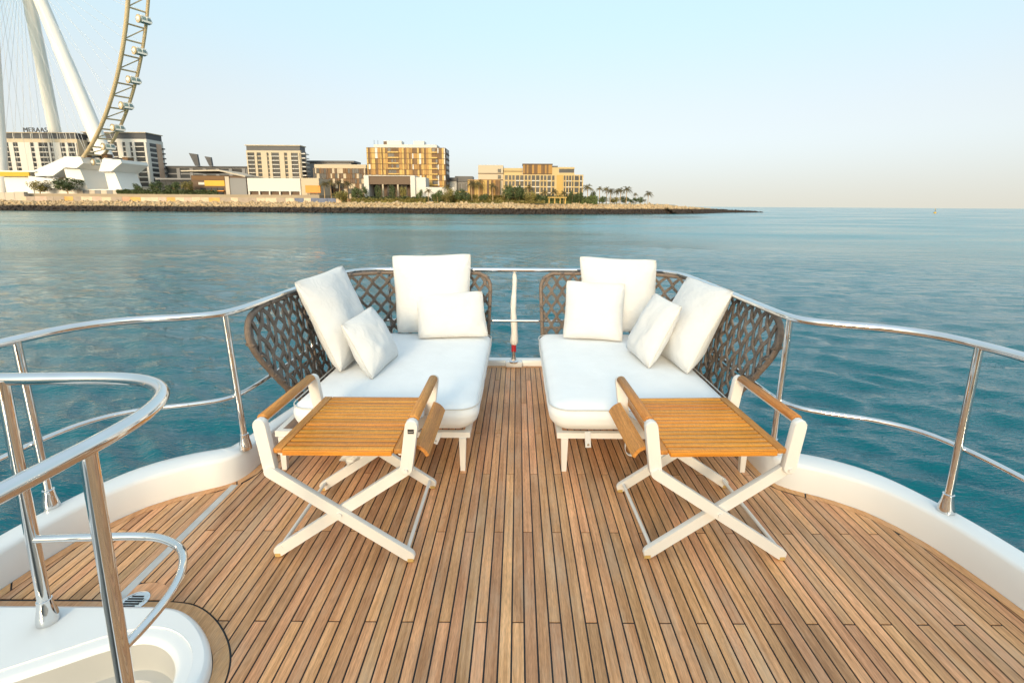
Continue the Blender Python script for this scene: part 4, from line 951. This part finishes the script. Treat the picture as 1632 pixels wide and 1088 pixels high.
for i, ch in enumerate([c for c in sg.children]):
    inv = Vector((1 / sg.scale.x, 1 / sg.scale.y, 1 / sg.scale.z)); ch.location = Vector(((-4 + 8 * i) * inv.x, 0, -6.2 * inv.z)); ch.scale = (.4 * inv.x, .5 * inv.y, 7.0 * inv.z)
# dark slab behind and brown apartment block
t8 = thing('dark_roofed_block', (-164, 432, TZ), 'dark flat roofed block half hidden behind the brown apartments', 'building')
body(t8, -184, -145, 432, 16, TZ, 37.2, MIDGREY); block('roof', DKGREY, t8, (-185, 430.8, 37.21), (-142, 449, 38.7))
t9 = thing('brown_apartments', (-144, 400, GZ), 'brown panelled apartment block with cream roof left of the golden hotel', 'building')
body(t9, -165.3, -122.7, 400, 20, GZ, 30.2, BROWN); block('roof', CREAM, t9, (-164.5, 401, 30.21), (-122.8, 419, 33.2))
rn = random.Random(21); x_ = -165
while x_ < -123.6:
    w_ = rn.uniform(1.1, 2.4); 
    for f_ in range(6):
        k = rn.random(); mm2 = GLASS if k < .38 else (CREAM if k < .62 else (BROWN if k < .85 else DKBROWN))
        block('facade_panel', mm2, t9, (x_ + .08, 399.5 - rn.uniform(0, .3), 6.2 + f_ * 4.0), (min(x_ + w_, -122.8) - .08, 399.98, 9.9 + f_ * 4.0))
    x_ += w_
# golden hotel
t10 = thing('golden_hotel', (-83, 370, GZ), 'tall golden hotel with a patchwork of gold and brown panels', 'building')
body(t10, -112.6, -54.2, 370.3, 20, GZ, 43.2, DKBROWN); block('penthouse', WHITEC, t10, (-108, 374, 43.21), (-61, 388, 45.7)); block('roof_box', WHITEC, t10, (-101.5, 377, 45.71), (-88, 386, 48.8)); block('roof_box', WHITEC, t10, (-79, 377, 45.71), (-71, 386, 48.7)); block('roof_vent', DKBROWN, t10, (-101.4, 376.8, 46.2), (-99, 376.99, 48.3))
for x_ in (-108.2, -105.4): MB().tube([(x_, 376, 43.2), (x_, 376, 49)], .12, 6).build('mast', DKGREY, t10)
rn = random.Random(4); widths = []; x_ = -112.4
while x_ < -54.6:
    w_ = rn.choice([.9, 1.1, 1.5, 1.9, 2.3, 2.7]); widths.append((x_, min(w_, -54.4 - x_))); x_ += w_
fh = 3.92
for f_ in range(9):
    za = 43.0 - (f_ + 1) * fh
    for j, (xa, w_) in enumerate(widths):
        if w_ < .5 or (xa < -73 and za < 17.5): continue
        bal = (-97.6 < xa < -89.5) or (-65 < xa < -61); k = (j * 7 + 3) % 11 / 11 + rn.uniform(-.18, .18)
        if bal:
            block('balcony_front', GOLDL, t10, (xa, 369.0, za + .25), (xa + w_ - .05, 370.0, za + 1.2)); block('window', BROWN if rn.random() < .6 else GLASS, t10, (xa + .1, 370.05, za + 1.3), (xa + w_ - .1, 370.29, za + fh - .35))
        else:
            mm2 = GOLDL if k < .33 else (GOLD if k < .66 else (BROWN if k < .9 else WHITEC))
            dp = .25 if mm2 in (BROWN,) else .55
            block('facade_panel', mm2, t10, (xa + .06, 370.28 - dp, za + .2), (xa + w_ - .06, 370.29, za + fh - .14))
for f_ in range(9): block('floor_edge', DKBROWN, t10, (-54.19, 371, 43.0 - (f_ + 1) * fh), (-53.7, 389, 43.4 - (f_ + 1) * fh)); block('side_window', GLASS, t10, (-54.19, 373, 44.2 - (f_ + 1) * fh), (-53.95, 387, 46.4 - (f_ + 1) * fh))
# portal pavilion in front of the hotel
t11 = thing('portal_pavilion', (-88, 350, GZ), 'white framed portal pavilion with brown lintel in front of the golden hotel', 'pavilion')
block('pier', WHITEC, t11, (-108, 346, GZ), (-104.6, 362, 21.8)); block('pier', WHITEC, t11, (-75.5, 346, GZ), (-72.3, 362, 21.8)); block('lintel', DKBROWN, t11, (-104.59, 347, 15.6), (-75.51, 361, 21.3))
for x_ in (-95.5, -85): block('column', CREAM, t11, (x_, 346.4, GZ), (x_ + 1.0, 347.4, 15.59))
for i in range(6): block('glazing', DKBROWN if i % 2 else GLASS, t11, (-104.5 + i * 4.85, 357, GZ), (-99.8 + i * 4.85, 357.4, 15.58))
block('wing', WHITEC, t11, (-72.29, 348, GZ), (-65.2, 362, 20.6))
block('roof', WHITEC, t11, (-104.59, 346.6, 21.31), (-75.51, 361.5, 21.75))
lw = thing('garden_wall', (-57, 345, GZ), 'low white garden wall right of the portal pavilion', 'wall')
block('wall_panel', WHITEC, lw, (-69.5, 345, GZ), (-44.5, 347, 13.8))
# small blocks between the hotels
t12 = thing('dark_roofed_house', (-53, 392, GZ), 'small white house with dark roof right of the golden hotel', 'building')
body(t12, -56, -49, 392, 10, GZ, 20.4, WHITEC); block('roof', DKGREY, t12, (-56.6, 391, 20.41), (-48.6, 403, 23.0))
t13 = thing('glass_fronted_house', (-43, 395, GZ), 'low glass fronted house with dark roof box between the two hotels', 'building')
body(t13, -49.8, -37, 395, 12, GZ, 20, MIDGREY); block('roof', DKGREY, t13, (-50.4, 394, 20.01), (-36.4, 408, 24.2))
for i in range(3): block('window', GLASS, t13, (-49 + i * 4, 394.7, 13), (-45.6 + i * 4, 394.98, 18.8))
block('floor_edge', GOLDL, t13, (-50, 394.4, 11.6), (-37, 394.98, 12.6))
# long hotel on the right
t14 = thing('long_hotel', (10, 350, GZ), 'long cream hotel with window grid and golden roof storey on the right', 'building')
body(t14, -28.3, -10.8, 350, 18, GZ, 29.4, CREAM); block('dark_joint', DKBROWN, t14, (-28.4, 349.7, 23.4), (-10.9, 349.99, 23.9)); block('dark_joint', DKBROWN, t14, (-28.4, 349.7, 19.0), (-10.9, 349.99, 19.6))  # dark brown strips across the pale end block
for z_ in (24.4, 20.1): block('window', GLASS, t14, (-14.5, 349.6, z_), (-12.3, 349.98, z_ + 2.4))
body(t14, -35.4, -12.9, 345, 4.9, GZ, 19.2, GOLD)
rn = random.Random(8)
for i in range(15): block('facade_panel', rn.choice([GOLD, GOLDL, BROWN, BROWN, DKBROWN]), t14, (-35 + i * 1.47, 344.5, 6), (-33.7 + i * 1.47, 344.99, 18.8))
body(t14, -10.79, 45.9, 350.4, 16, GZ, 23.2, CREAMG)
block('attic', CREAMG, t14, (-10.5, 352, 23.21), (3, 364, 27.6)); block('attic_joint', DKBROWN, t14, (-10.4, 351.6, 25.2), (3, 351.99, 25.6))
block('golden_storey', DKBROWN, t14, (3.2, 351, 23.22), (23.8, 364, 30.0)); block('golden_storey_roof', DKBROWN, t14, (2.8, 350.4, 30.01), (24.2, 365, 30.6))
for i, c_ in enumerate('gbgbbgbbggbbgbgg'): block('facade_panel', GOLD if c_ == 'g' else BROWN, t14, (3.3 + i * 1.28, 350.5, 23.8), (4.5 + i * 1.28, 350.98, 29.8))
block('roof_box', DKGREY, t14, (23.9, 353, 23.23), (28, 362, 29.4)); block('upper_wall', CREAMG, t14, (23.81, 351, 23.24), (28.6, 352.9, 28.2))
block('terrace_glass', GLASS, t14, (28.8, 351.5, 24.6), (39, 351.8, 27.2)); block('terrace_frame', CREAMG, t14, (28.7, 351, 27.21), (39.6, 352, 28.4)); block('terrace_parapet', CREAMG, t14, (28.7, 350.8, 23.25), (39.6, 351.4, 24.5)); block('terrace_end', BROWN, t14, (38.9, 352.1, 23.26), (39.5, 360, 28.3))
grid(t14, -10.5, 27.0, 350.4, 6.0, 22.6, [(.7, 'w'), (1.5, 'g'), (.5, 'w'), (1.3, 'g'), (.4, 'w'), (1.3, 'g'), (.5, 'w'), (1.8, 'b'), (.4, 'w'), (1.8, 'b'), (.5, 'w'), (1.3, 'g'), (.5, 'w'), (1.3, 'g'), (.4, 'w'), (1.8, 'b'), (.4, 'w'), (1.8, 'b'), (.5, 'w'), (1.3, 'g'), (.4, 'w'), (1.3, 'g'), (.5, 'w'), (1.8, 'b'), (.5, 'w'), (1.3, 'g'), (1, 'w')], 4, CREAMG, pier=.8)
block('blank_bay', GOLDL, t14, (27.01, 349.6, GZ), (31.6, 350.39, 22.9))
grid(t14, 31.7, 45.8, 350.4, 6.0, 22.6, [(.4, 'w'), (1.2, 'g'), (.5, 'w'), (1.5, 'b'), (.4, 'w'), (1.5, 'b'), (.5, 'w'), (1.2, 'g'), (.6, 'w'), (3.0, 'g'), (.6, 'w'), (1.6, 'b'), (.7, 'w')], 4, CREAMG, pier=.8)
# pergola
pg = thing('pergola', (26, 326, GZ), 'yellow pergola on the lawn in front of the long hotel', 'pergola')
for x_ in (20.3, 24.0, 27.6, 31.0):
    for y_ in (325, 329): block('post', GOLDL, pg, (x_, y_, GZ), (x_ + .5, y_ + .5, 6.6))
for i in range(8): block('beam', GOLDL, pg, (19.6 + i * 1.65, 324, 6.61), (20.1 + i * 1.65, 330.4, 7.2))
block('fascia', GOLDL, pg, (19.5, 323.7, 6.62), (32, 323.98, 7.3))
# coloured hoarding along the port shore
hd = thing('painted_hoarding', (-240, 345, GZ), 'long hoarding painted in orange, pink and grey patches along the shore', 'hoarding')
hcols = [(0.56, 0.42, 0.29), (0.60, 0.33, 0.10), (0.54, 0.36, 0.28), (0.50, 0.27, 0.18), (0.58, 0.46, 0.33), (0.56, 0.43, 0.30), (0.34, 0.27, 0.21)]
hm = [mat('hoarding_paint_%d' % i, c, .7, var=.15, vscale=.3) for i, c in enumerate(hcols)]; hblue = mat('hoarding_blue', (0.13, 0.15, 0.22), .7, var=.2, vscale=.3)
hpath = offset2(sh, 17); rn = random.Random(13)
hp = [Vector((p[0], p[1], 0)) for p in hpath if -385 < p[0] < -118]
acc = 0; d_ = [0]
for i in range(1, len(hp)): d_.append(d_[-1] + (hp[i] - hp[i - 1]).length)
s_ = 0
while s_ < d_[-1] - 2:
    w_ = min(rn.uniform(4.5, 8.5), d_[-1] - s_)
    def at_(q): 
        i = max(1, min(len(hp) - 1, int(np.searchsorted(d_, q)))); return hp[i - 1].lerp(hp[i], (q - d_[i - 1]) / (d_[i] - d_[i - 1]))
    a, b = at_(s_), at_(s_ + w_ - .15); mt_ = hblue if (a.x > -160 and rn.random() < .7) else rn.choice(hm); hh = 2.9 + rn.uniform(-.15, .15)
    MB().bar((a.x, a.y, GZ + hh / 2), (b.x, b.y, GZ + hh / 2), hh, .4, (0, 1, 0)).build('hoarding_panel', mt_, hd)
    s_ += w_
sw = thing('stone_wall', (-420, 345, GZ), 'low pale stone wall on the far left shore', 'wall')
for i in range(22): block('stone', PALE, sw, (-500 + i * 6.9, 347, GZ), (-493.3 + i * 6.9, 350, GZ + 5.6 + .4 * (i % 3 == 0)))

# ------------------------------------------------------------------ the giant wheel
WH = Vector((-388.3, 405, 189.5)); WU = Vector((math.cos(R(-26)), math.sin(R(-26)), 0)); WN = Vector((-WU.y, WU.x, 0)); WR = 175.0; HWD = 5.5
wheel = thing('observation_wheel', (WH.x, WH.y, TZ), 'giant white observation wheel with glass capsules and cable spokes on the left', 'ferris wheel')
def rimp(a, rr, n_): return WH + WU * (rr * math.cos(a)) + Vector((0, 0, rr * math.sin(a))) + WN * n_
for n_, r_ in ((-HWD, 1.25), (HWD, 1.0)):
    MB().tube([rimp(2 * math.pi * i / 224, WR, n_) for i in range(224)], r_, 10, closed=True).build('rim_chord', GSTEEL, wheel, smooth=60)
me_r = MB().tube([(0, -HWD, 0), (0, HWD, 0)], .55, 8).mesh('rung', smooth=60); me_r.materials.append(GSTEEL)
nl = math.atan2(WN.y, WN.x) - math.pi / 2
for i in range(112):
    a = 2 * math.pi * i / 112; p = rimp(a, WR, 0); share('rim_rung', me_r, wheel, p, (0, 0, nl))
    if i % 2: MB().tube([rimp(a, WR, -HWD), rimp(a + 2 * math.pi / 112, WR, HWD)], .38, 6).build('rim_brace', GSTEEL, wheel, smooth=60)
# hub and legs
MB().tube([WH - WN * 14, WH - WN * 13.5, WH + WN * 11.5, WH + WN * 12], [4.0, 5, 5, 4.0], 20).build('hub', WSTEEL, wheel, smooth=40)
for al, be, rb, rt in ((-26, 24, 4.5, 3.9), (62, 24, 5.6, 4.0), (4, -28, 4.6, 4.0), (-84, -28, 4.6, 4.0)):
    ft = WH + WU * al + WN * be; ft.z = TZ - 1; tp_ = WH + WN * (8 if be > 0 else -11) + WU * (al * .02)
    mid = ft.lerp(tp_, .25)
    MB().tube([ft, mid, ft.lerp(tp_, .6), tp_], [rb * 1.05, rb * .98, (rb + rt) / 2, rt], 18).build('leg', WSTEEL, wheel, smooth=60)
# spokes, fanned from the hub flanges to the rim
for i in range(56):
    a = 2 * math.pi * (i + .5) / 56
    for n_ in (-1, 1):
        MB().tube([rimp(a + .05 * n_, 4.5, n_ * 8), rimp(a, WR - 1.2, n_ * HWD * .9)], .10, 5, caps=False).build('spoke', CABLE, wheel)
# capsules outside the rim, long axis across it
cp = []
for i in range(13):
    t_ = i / 12; z_ = -5.4 + 10.8 * t_; rr = 2.55 * (1 - abs(2 * t_ - 1) ** 3.2) ** .5; cp.append((z_, max(.35, rr)))
capm = MB().tube([(0, z_, 0) for z_, _ in cp], [r_ for _, r_ in cp], 14).mesh('capsule_shell', smooth=60); capm.materials.append(WSTEEL)
glm = MB().tube([(0, -2.4, 0), (0, -2.1, 0), (0, 3.2, 0), (0, 3.5, 0)], [2.4, 2.60, 2.60, 2.4], 14).mesh('capsule_glass', smooth=60); glm.materials.append(PODGL)
rgm = MB().tube([(0, -4.3, 0), (0, -3.5, 0)], 2.95, 16).mesh('capsule_ring', smooth=40); rgm.materials.append(GSTEEL)
frm = MB().box((-2.68, -2.6, -1.9), (2.68, 3.7, -.55)).box((-1.7, -2.6, 1.9), (1.7, 3.7, 2.75)).box((-2.7, .4, -1), (2.7, .8, 1.9)).mesh('capsule_band'); frm.materials.append(WSTEEL)
for i in range(56):
    a = 2 * math.pi * i / 56 + .03; p = rimp(a, WR + 3.2, 2.6)
    c_ = share('capsule', capm, wheel, p, (0, 0, nl), (.86, .86, .86)); 
    for nm, me_ in (('capsule_glass', glm), ('capsule_ring', rgm), ('capsule_band', frm)):
        o_ = bpy.data.objects.new(nm, me_); COL.objects.link(o_); o_.parent = c_
# boarding platform
bp_ = thing('boarding_platform', (-330, 360, TZ), 'angular white boarding platform under the giant wheel', 'platform')
def poly_block(name, m, pr, y0, y1, parent):
    """pr: polygon in (x,z)"""
    n = len(pr); MB().add([(x, y0, z) for x, z in pr] + [(x, y1, z) for x, z in pr], [tuple(range(n)), tuple(range(2 * n - 1, n - 1, -1))] + [(i, n + i, n + (i + 1) % n, (i + 1) % n) for i in range(n)]).build(name, m, parent)
poly_block('plinth', WSTEEL, [(-366, TZ), (-272, TZ), (-278, 10.4), (-295, 11.4), (-330, 11.6), (-342, 13.5), (-366, 15)], 364, 392, bp_)
poly_block('apron', WSTEEL, [(-356, 15.5), (-340, 11.9), (-322, 11.5), (-320.5, 13), (-336, 18.2), (-356, 20.5)], 360, 363.9, bp_)
poly_block('ramp_wing', WSTEEL, [(-354, 24.8), (-331, 34), (-329, 33.9), (-331, 27), (-341, 20.8), (-354, 20.6)], 363, 380, bp_)
poly_block('deck_block', WSTEEL, [(-331, 26.8), (-321, 26.2), (-315.5, 30), (-317, 34.4), (-329, 34.6)], 361, 384, bp_)
poly_block('support', WSTEEL, [(-331, 11.7), (-317.5, 11.7), (-321.4, 26.1), (-333, 26.1)], 364, 384, bp_)
poly_block('deck_block', WSTEEL, [(-306, 24.1), (-297, 24.1), (-288.5, 30.2), (-289, 32.6), (-302, 33)], 362, 388, bp_)
poly_block('support', WSTEEL, [(-303, 11.5), (-293.5, 11.5), (-297, 24), (-304.5, 24)], 365, 386, bp_)
block('rear_wall', WSTEEL, bp_, (-322, 388, TZ), (-300, 390, 21.5))
for i in range(5): block('machinery', DKGREY if i % 2 else BROWN, bp_, (-322 + i * 6.6, 368 + i, 34.6 - (i > 2) * 1.6), (-318 + i * 6.6, 373 + i, 36.3 - (i > 2) * 1.6 + (i % 3) * .5))
block('yellow_fascia', YEL, bp_, (-378, 360.6, 20.2), (-356, 361.4, 23.4)); block('shelter_roof', WSTEEL, bp_, (-380, 361.5, 23.41), (-352, 376, 24.3)); block('shelter_wall', WSTEEL, bp_, (-377, 363, TZ), (-357, 375, 23.4))
for i in range(12): block('quay_panel', MIDGREY if i % 2 else PALE, bp_, (-325 + i * 4.4, 363.0, TZ), (-320.8 + i * 4.4, 363.95, 10.9))

# ------------------------------------------------------------------ trees
def crown_mesh(name, seed, mat_, n=1500, leaf=.055):
    rng = np.random.RandomState(seed); cl = []
    for i in range(22):
        d = rng.normal(size=3); d /= np.linalg.norm(d); cl.append((d * rng.uniform(.3, .72) * np.array([1, 1, .8]), rng.uniform(.22, .38)))
    V = []; F = []
    for i in range(n):
        c, r = cl[rng.randint(len(cl))]; d = rng.normal(size=3); d /= np.linalg.norm(d); p = c + d * r * rng.uniform(.55, 1.05)
        a = rng.normal(size=3); a /= np.linalg.norm(a); b = np.cross(a, d); b /= np.linalg.norm(b) + 1e-6; s1_ = leaf * rng.uniform(.7, 1.6)
        k = len(V); V += [p - a * s1_, p + b * s1_ * .6, p + a * s1_, p - b * s1_ * .6]; F.append((k, k + 1, k + 2, k + 3))
    V = np.array(V); V[:, 2] -= V[:, 2].min(); V[:, 2] /= V[:, 2].max()
    me = bpy.data.meshes.new(name); me.from_pydata(V.tolist(), [], F); me.materials.append(mat_); return me
crowns = [crown_mesh('crown', s_, m, 1300) for s_, m in ((1, LEAF), (2, LEAF), (3, LEAFY), (4, LEAFY))]
trunk_b = MB().tube([(0, 0, 0), (.02, 0, .25), (.05, .02, .6)], [.07, .05, .025], 7).tube([(.02, 0, .22), (-.15, .05, .55)], [.035, .015], 6).tube([(.03, 0, .3), (.2, -.08, .6)], [.03, .012], 6).mesh('trunk'); trunk_b.materials.append(BARK)
def palm_crown(seed, nf=26):
    """crown of unit frond length, centred on the trunk top"""
    rng = random.Random(seed); m_ = MB()
    for i in range(nf):
        az = 2 * math.pi * i / nf + rng.uniform(-.15, .15); el = rng.choice([rng.uniform(.5, 1.2), rng.uniform(-.1, .6), rng.uniform(-.5, .1)]); L_ = rng.uniform(.8, 1.1)
        d = Vector((math.cos(az), math.sin(az), 0)); pts = []
        for k in range(8):
            t_ = k / 7; pts.append(d * (L_ * t_ * math.cos(el) * (1 - .1 * t_)) + Vector((0, 0, L_ * (t_ * math.sin(el) - .55 * t_ * t_))))
        sd = d.cross(Vector((0, 0, 1)))
        for k in range(7):
            a, b = pts[k], pts[k + 1]; wa = .15 * math.sin(math.pi * min(1, .12 + k / 7)) ; 
            for s_ in (-1, 1):
                dr = sd * s_ * wa + Vector((0, 0, -.06 - .04 * rng.random()))
                m_.add([a, a.lerp(b, .55), a.lerp(b, .9) + dr, a.lerp(b, .45) + dr * 1.05], [(0, 1, 2, 3)])
    me = m_.mesh('fronds'); me.materials.append(FROND); return me
pcs = [palm_crown(s_) for s_ in (1, 2, 3)]
ptr = MB().tube([(0, 0, 0), (.01, 0, .3), (0, .01, .7), (.0, 0, 1)], [.034, .024, .022, .028], 8).mesh('palm_trunk', smooth=60); ptr.materials.append(BARK)
TREES = [
 ('bush', -345.5, 356, 14.5, 14.0, 'yellowish bush beside the leftmost white wheel leg'),
 ('bush', -325.5, 356, 16.5, 25.0, 'wide dark bush in front of the giant wheel platform'),
 ('bush', -276.2, 358, 13.0, 7.1, 'round bush just right of the giant wheel foot'),
 ('bush', -263.8, 360, 14.9, 11.6, 'dark green bush left of the low glass pavilion'),
 ('bush', -251.5, 360, 14.5, 10.6, 'dark bush in front of the low glass pavilion'),
 ('bush', -241.3, 360, 15.0, 10.6, 'dark bush beside the brown hall with the yellow sign'),
 ('palm', -138.3, 352, 15.2, 7.6, 'slim palm right of the orange sign, first of four'),
 ('palm', -135.3, 356, 16.3, 7.7, 'slim palm right of the orange sign, second of four'),
 ('palm', -126.9, 350, 16.1, 8.0, 'slim palm right of the orange sign, third of four'),
 ('palm', -122.5, 354, 15.9, 8.1, 'slim palm right of the orange sign, fourth of four'),
 ('bush', -119.4, 331, 7.6, 14.0, 'low sloping bush at the end of the coloured hoarding'),
 ('bush', -111.4, 336, 10.4, 7.7, 'dark round tree left of the white portal pavilion'),
 ('bush', -106.5, 338, 11.0, 7.7, 'dark round tree touching the left pier of the white portal pavilion'),
 ('bush', -97.0, 341, 11.9, 6.0, 'small tree in the left bay of the portal pavilion'),
 ('bush', -87.0, 341, 12.3, 6.4, 'small tree in the middle bay of the portal pavilion'),
 ('bush', -79.4, 341, 11.1, 6.0, 'small tree in the right bay of the portal pavilion'),
 ('bush', -67.5, 338, 9.1, 5.1, 'small dark bush at the right pier of the portal pavilion'),
 ('palm', -61.1, 334, 9.8, 5.9, 'short palm in front of the low white wall'),
 ('bush', -54.1, 330, 8.5, 8.4, 'leafy bush by the low white wall, nearest the portal'),
 ('bush', -47.7, 326, 6.4, 7.4, 'pale leafy bush near the shore below the low white wall'),
 ('bush', -47.0, 336, 10.0, 9.4, 'leafy tree at the right end of the low white wall'),
 ('bush', -39.5, 334, 9.6, 10.1, 'leafy tree between the low white wall and the golden block'),
 ('palm', -49.1, 342, 13.2, 7.8, 'palm above the low white wall'),
 ('palm', -31.7, 338, 16.0, 8.6, 'palm in front of the golden block, leftmost of three'),
 ('palm', -26.9, 336, 16.4, 8.5, 'palm in front of the golden block, middle of three'),
 ('palm', -17.5, 336, 13.9, 7.7, 'palm in front of the golden block, rightmost of three'),
 ('bush', -23.0, 328, 6.2, 7.5, 'clipped round green bush below the golden block'),
 ('bush', -34.2, 328, 7.4, 6.6, 'bush left of the clipped round green bush'),
 ('bush', -6.8, 334, 12.7, 11.8, 'large tree in front of the long hotel, leftmost'),
 ('bush', 0.8, 336, 12.0, 11.9, 'large tree in front of the long hotel, second from left'),
 ('bush', 8.4, 332, 8.5, 9.2, 'bush beside the large trees in front of the long hotel'),
 ('palm', 7.3, 342, 13.1, 7.8, 'palm behind the large trees of the long hotel'),
 ('bush', 15.1, 330, 6.1, 7.5, 'low bush left of the yellow pergola'),
 ('palm', 17.9, 338, 9.6, 6.8, 'palm left of the yellow pergola'),
 ('palm', 24.9, 339, 10.1, 7.3, 'palm behind the yellow pergola'),
 ('palm', 31.2, 339, 9.2, 6.8, 'palm behind the right end of the yellow pergola'),
 ('bush', 37.4, 341, 8.9, 6.8, 'bush right of the yellow pergola'),
 ('bush', 42.8, 344, 8.6, 6.5, 'bush at the right corner of the long hotel'),
 ('palm', 49.2, 350, 14.5, 9.7, 'tallest palm, at the right corner of the long hotel'),
 ('bush', 53.7, 352, 9.0, 6.2, 'dark tree behind the tallest palm'),
 ('palm', 59.7, 362, 12.9, 6.0, 'slender pale palm, first of the row right of the tallest'),
 ('palm', 65.5, 366, 13.1, 6.9, 'leafy palm, second of the row right of the tallest'),
 ('palm', 67.3, 360, 11.9, 7.7, 'leafy palm, third of the row right of the tallest'),
 ('palm', 73.8, 368, 11.8, 7.0, 'leafy palm, fourth of the row right of the tallest'),
 ('palm', 75.3, 364, 12.5, 7.3, 'leafy palm, fifth of the row right of the tallest'),
 ('palm', 80.3, 366, 13.8, 9.1, 'tall palm, sixth of the row right of the tallest'),
 ('palm', 89.4, 376, 8.8, 4.7, 'short palm between the tall palms and the lone end palm'),
 ('palm', 101.3, 384, 10.9, 8.1, 'lone palm at the seaward end of the island'),
 ('palm', 99.2, 386, 4.3, 3.8, 'tiny palm under the lone end palm'),
 ('bush', 61.9, 362, 5.6, 9.1, 'low dark shrub under the palm row, leftmost'),
 ('bush', 71.5, 365, 5.3, 10.1, 'low dark shrub under the palm row, second'),
 ('bush', 79.7, 370, 5.9, 9.3, 'low dark shrub under the palm row, third'),
 ('bush', 87.2, 374, 5.0, 8.4, 'low dark shrub under the palm row, fourth'),
 ('bush', 93.4, 376, 5.6, 6.6, 'low dark shrub under the palm row, nearest the sea'),
]
rn = random.Random(31)
for i, (kd, x, y, h, w_, lb) in enumerate(TREES):
    z = GZ + .3
    if x < -141: z = TZ; h -= TZ - GZ
    if kd == 'bush':
        tr = thing('shrub' if h < 7 else 'leafy_tree', (x, y, z), lb, 'shrub' if h < 7 else 'tree', 'shrubs and leafy trees on the island')
        kb = .12 if h > 10 else .02
        share('trunk', trunk_b, tr, (x, y, z), (0, 0, rn.uniform(0, 6)), (h * .5, h * .5, h))
        lf = crowns[i % 2 + (2 if (i % 5 == 0 or 'pale' in lb or 'yellowish' in lb) else 0)]
        share('crown', lf, tr, (x, y, z + h * kb), (0, 0, rn.uniform(0, 6)), (w_ * .57, w_ * .52, h * (1 - kb) * 1.04))
    else:
        tr = thing('palm_tree', (x, y, z), lb, 'palm tree', 'palm trees on the island')
        ht = h - w_ * .28
        share('trunk', ptr, tr, (x, y, z), (R(rn.uniform(-2, 2)), 0, rn.uniform(0, 6)), (h * .8, h * .8, ht))
        share('fronds', pcs[i % 3], tr, (x, y, z + ht), (0, 0, rn.uniform(0, 6)), (w_ * .62,) * 3)
# clipped hedges along the promenade and the lawn
def hedge(name, label, x0, x1, y, z0, h, d, m, seed):
    rng = np.random.RandomState(seed); n = int((x1 - x0) * h * 9); V = []; F = []
    for i in range(n):
        p = np.array([rng.uniform(x0, x1), y + rng.uniform(0, d) * rng.randint(0, 2), z0 + h * rng.uniform(0, 1) ** .7 * (1 + .18 * math.sin(i * .001 + rng.uniform(0, 1)))])
        a = rng.normal(size=3) * .45; b = rng.normal(size=3) * .35; k = len(V); V += [p - a, p + b, p + a, p - b]; F.append((k, k + 1, k + 2, k + 3))
    q = thing(name, ((x0 + x1) / 2, y, z0), label, 'hedge'); off = ORG[q]
    me = bpy.data.meshes.new('foliage'); me.from_pydata((np.array(V) - np.array(off)).tolist(), [], F); me.materials.append(m); o = bpy.data.objects.new('foliage', me); link(o, q)
    block('hedge_core', m, q, (x0 + .2, y + .3, z0), (x1 - .2, y + max(.6, d - .3), z0 + h * .8))
hedge('hedge', 'low green hedge behind the hoarding right of the giant wheel', -290, -218, 356, TZ, 2.6, 3, LEAF, 1)
hedge('hedge', 'olive ground hedge below the portal pavilion', -112, -62, 330, GZ + .3, 2.2, 3, LEAFY, 2)
hedge('hedge', 'low hedge along the lawn below the long hotel', -40, 18, 325.5, GZ + .3, 1.3, 2, LEAFY, 3)
hedge('hedge', 'dark hedge behind the portal lawn', -110, -60, 338, GZ + .3, 3.2, 2, LEAF, 4)

hedge('hedge', 'tall olive hedge along the garden between the two hotels', -60, 14, 342, GZ + .3, 4.6, 3, LEAFY, 5)
hedge('hedge', 'tall dark hedge at the foot of the long hotel', 14, 56, 345, GZ + .3, 4.4, 3, LEAF, 6)
# ------------------------------------------------------------------ yellow buoy out at sea
by = thing('navigation_buoy', (455, 535, SEA), 'small yellow navigation buoy near the horizon on the right', 'buoy')
MB().lathe((455, 535, SEA), [(.6, -.6), (1.3, -.2), (1.35, .4), (1.0, 1.1), (.5, 1.5)], 16).build('float', YEL, by, smooth=40)
MB().tube([(455, 535, SEA + 1.4), (455, 535, SEA + 4.6)], [.32, .12], 8).build('mast', DKGREY, by)
for a in (0, 1): MB().bar((454.3, 535, SEA + 4.2 + .0 * a), (455.7, 535, SEA + (4.2 + .9) if a else SEA + 3.6), .22, .2, (0, 1, 0)).build('topmark', YEL, by)
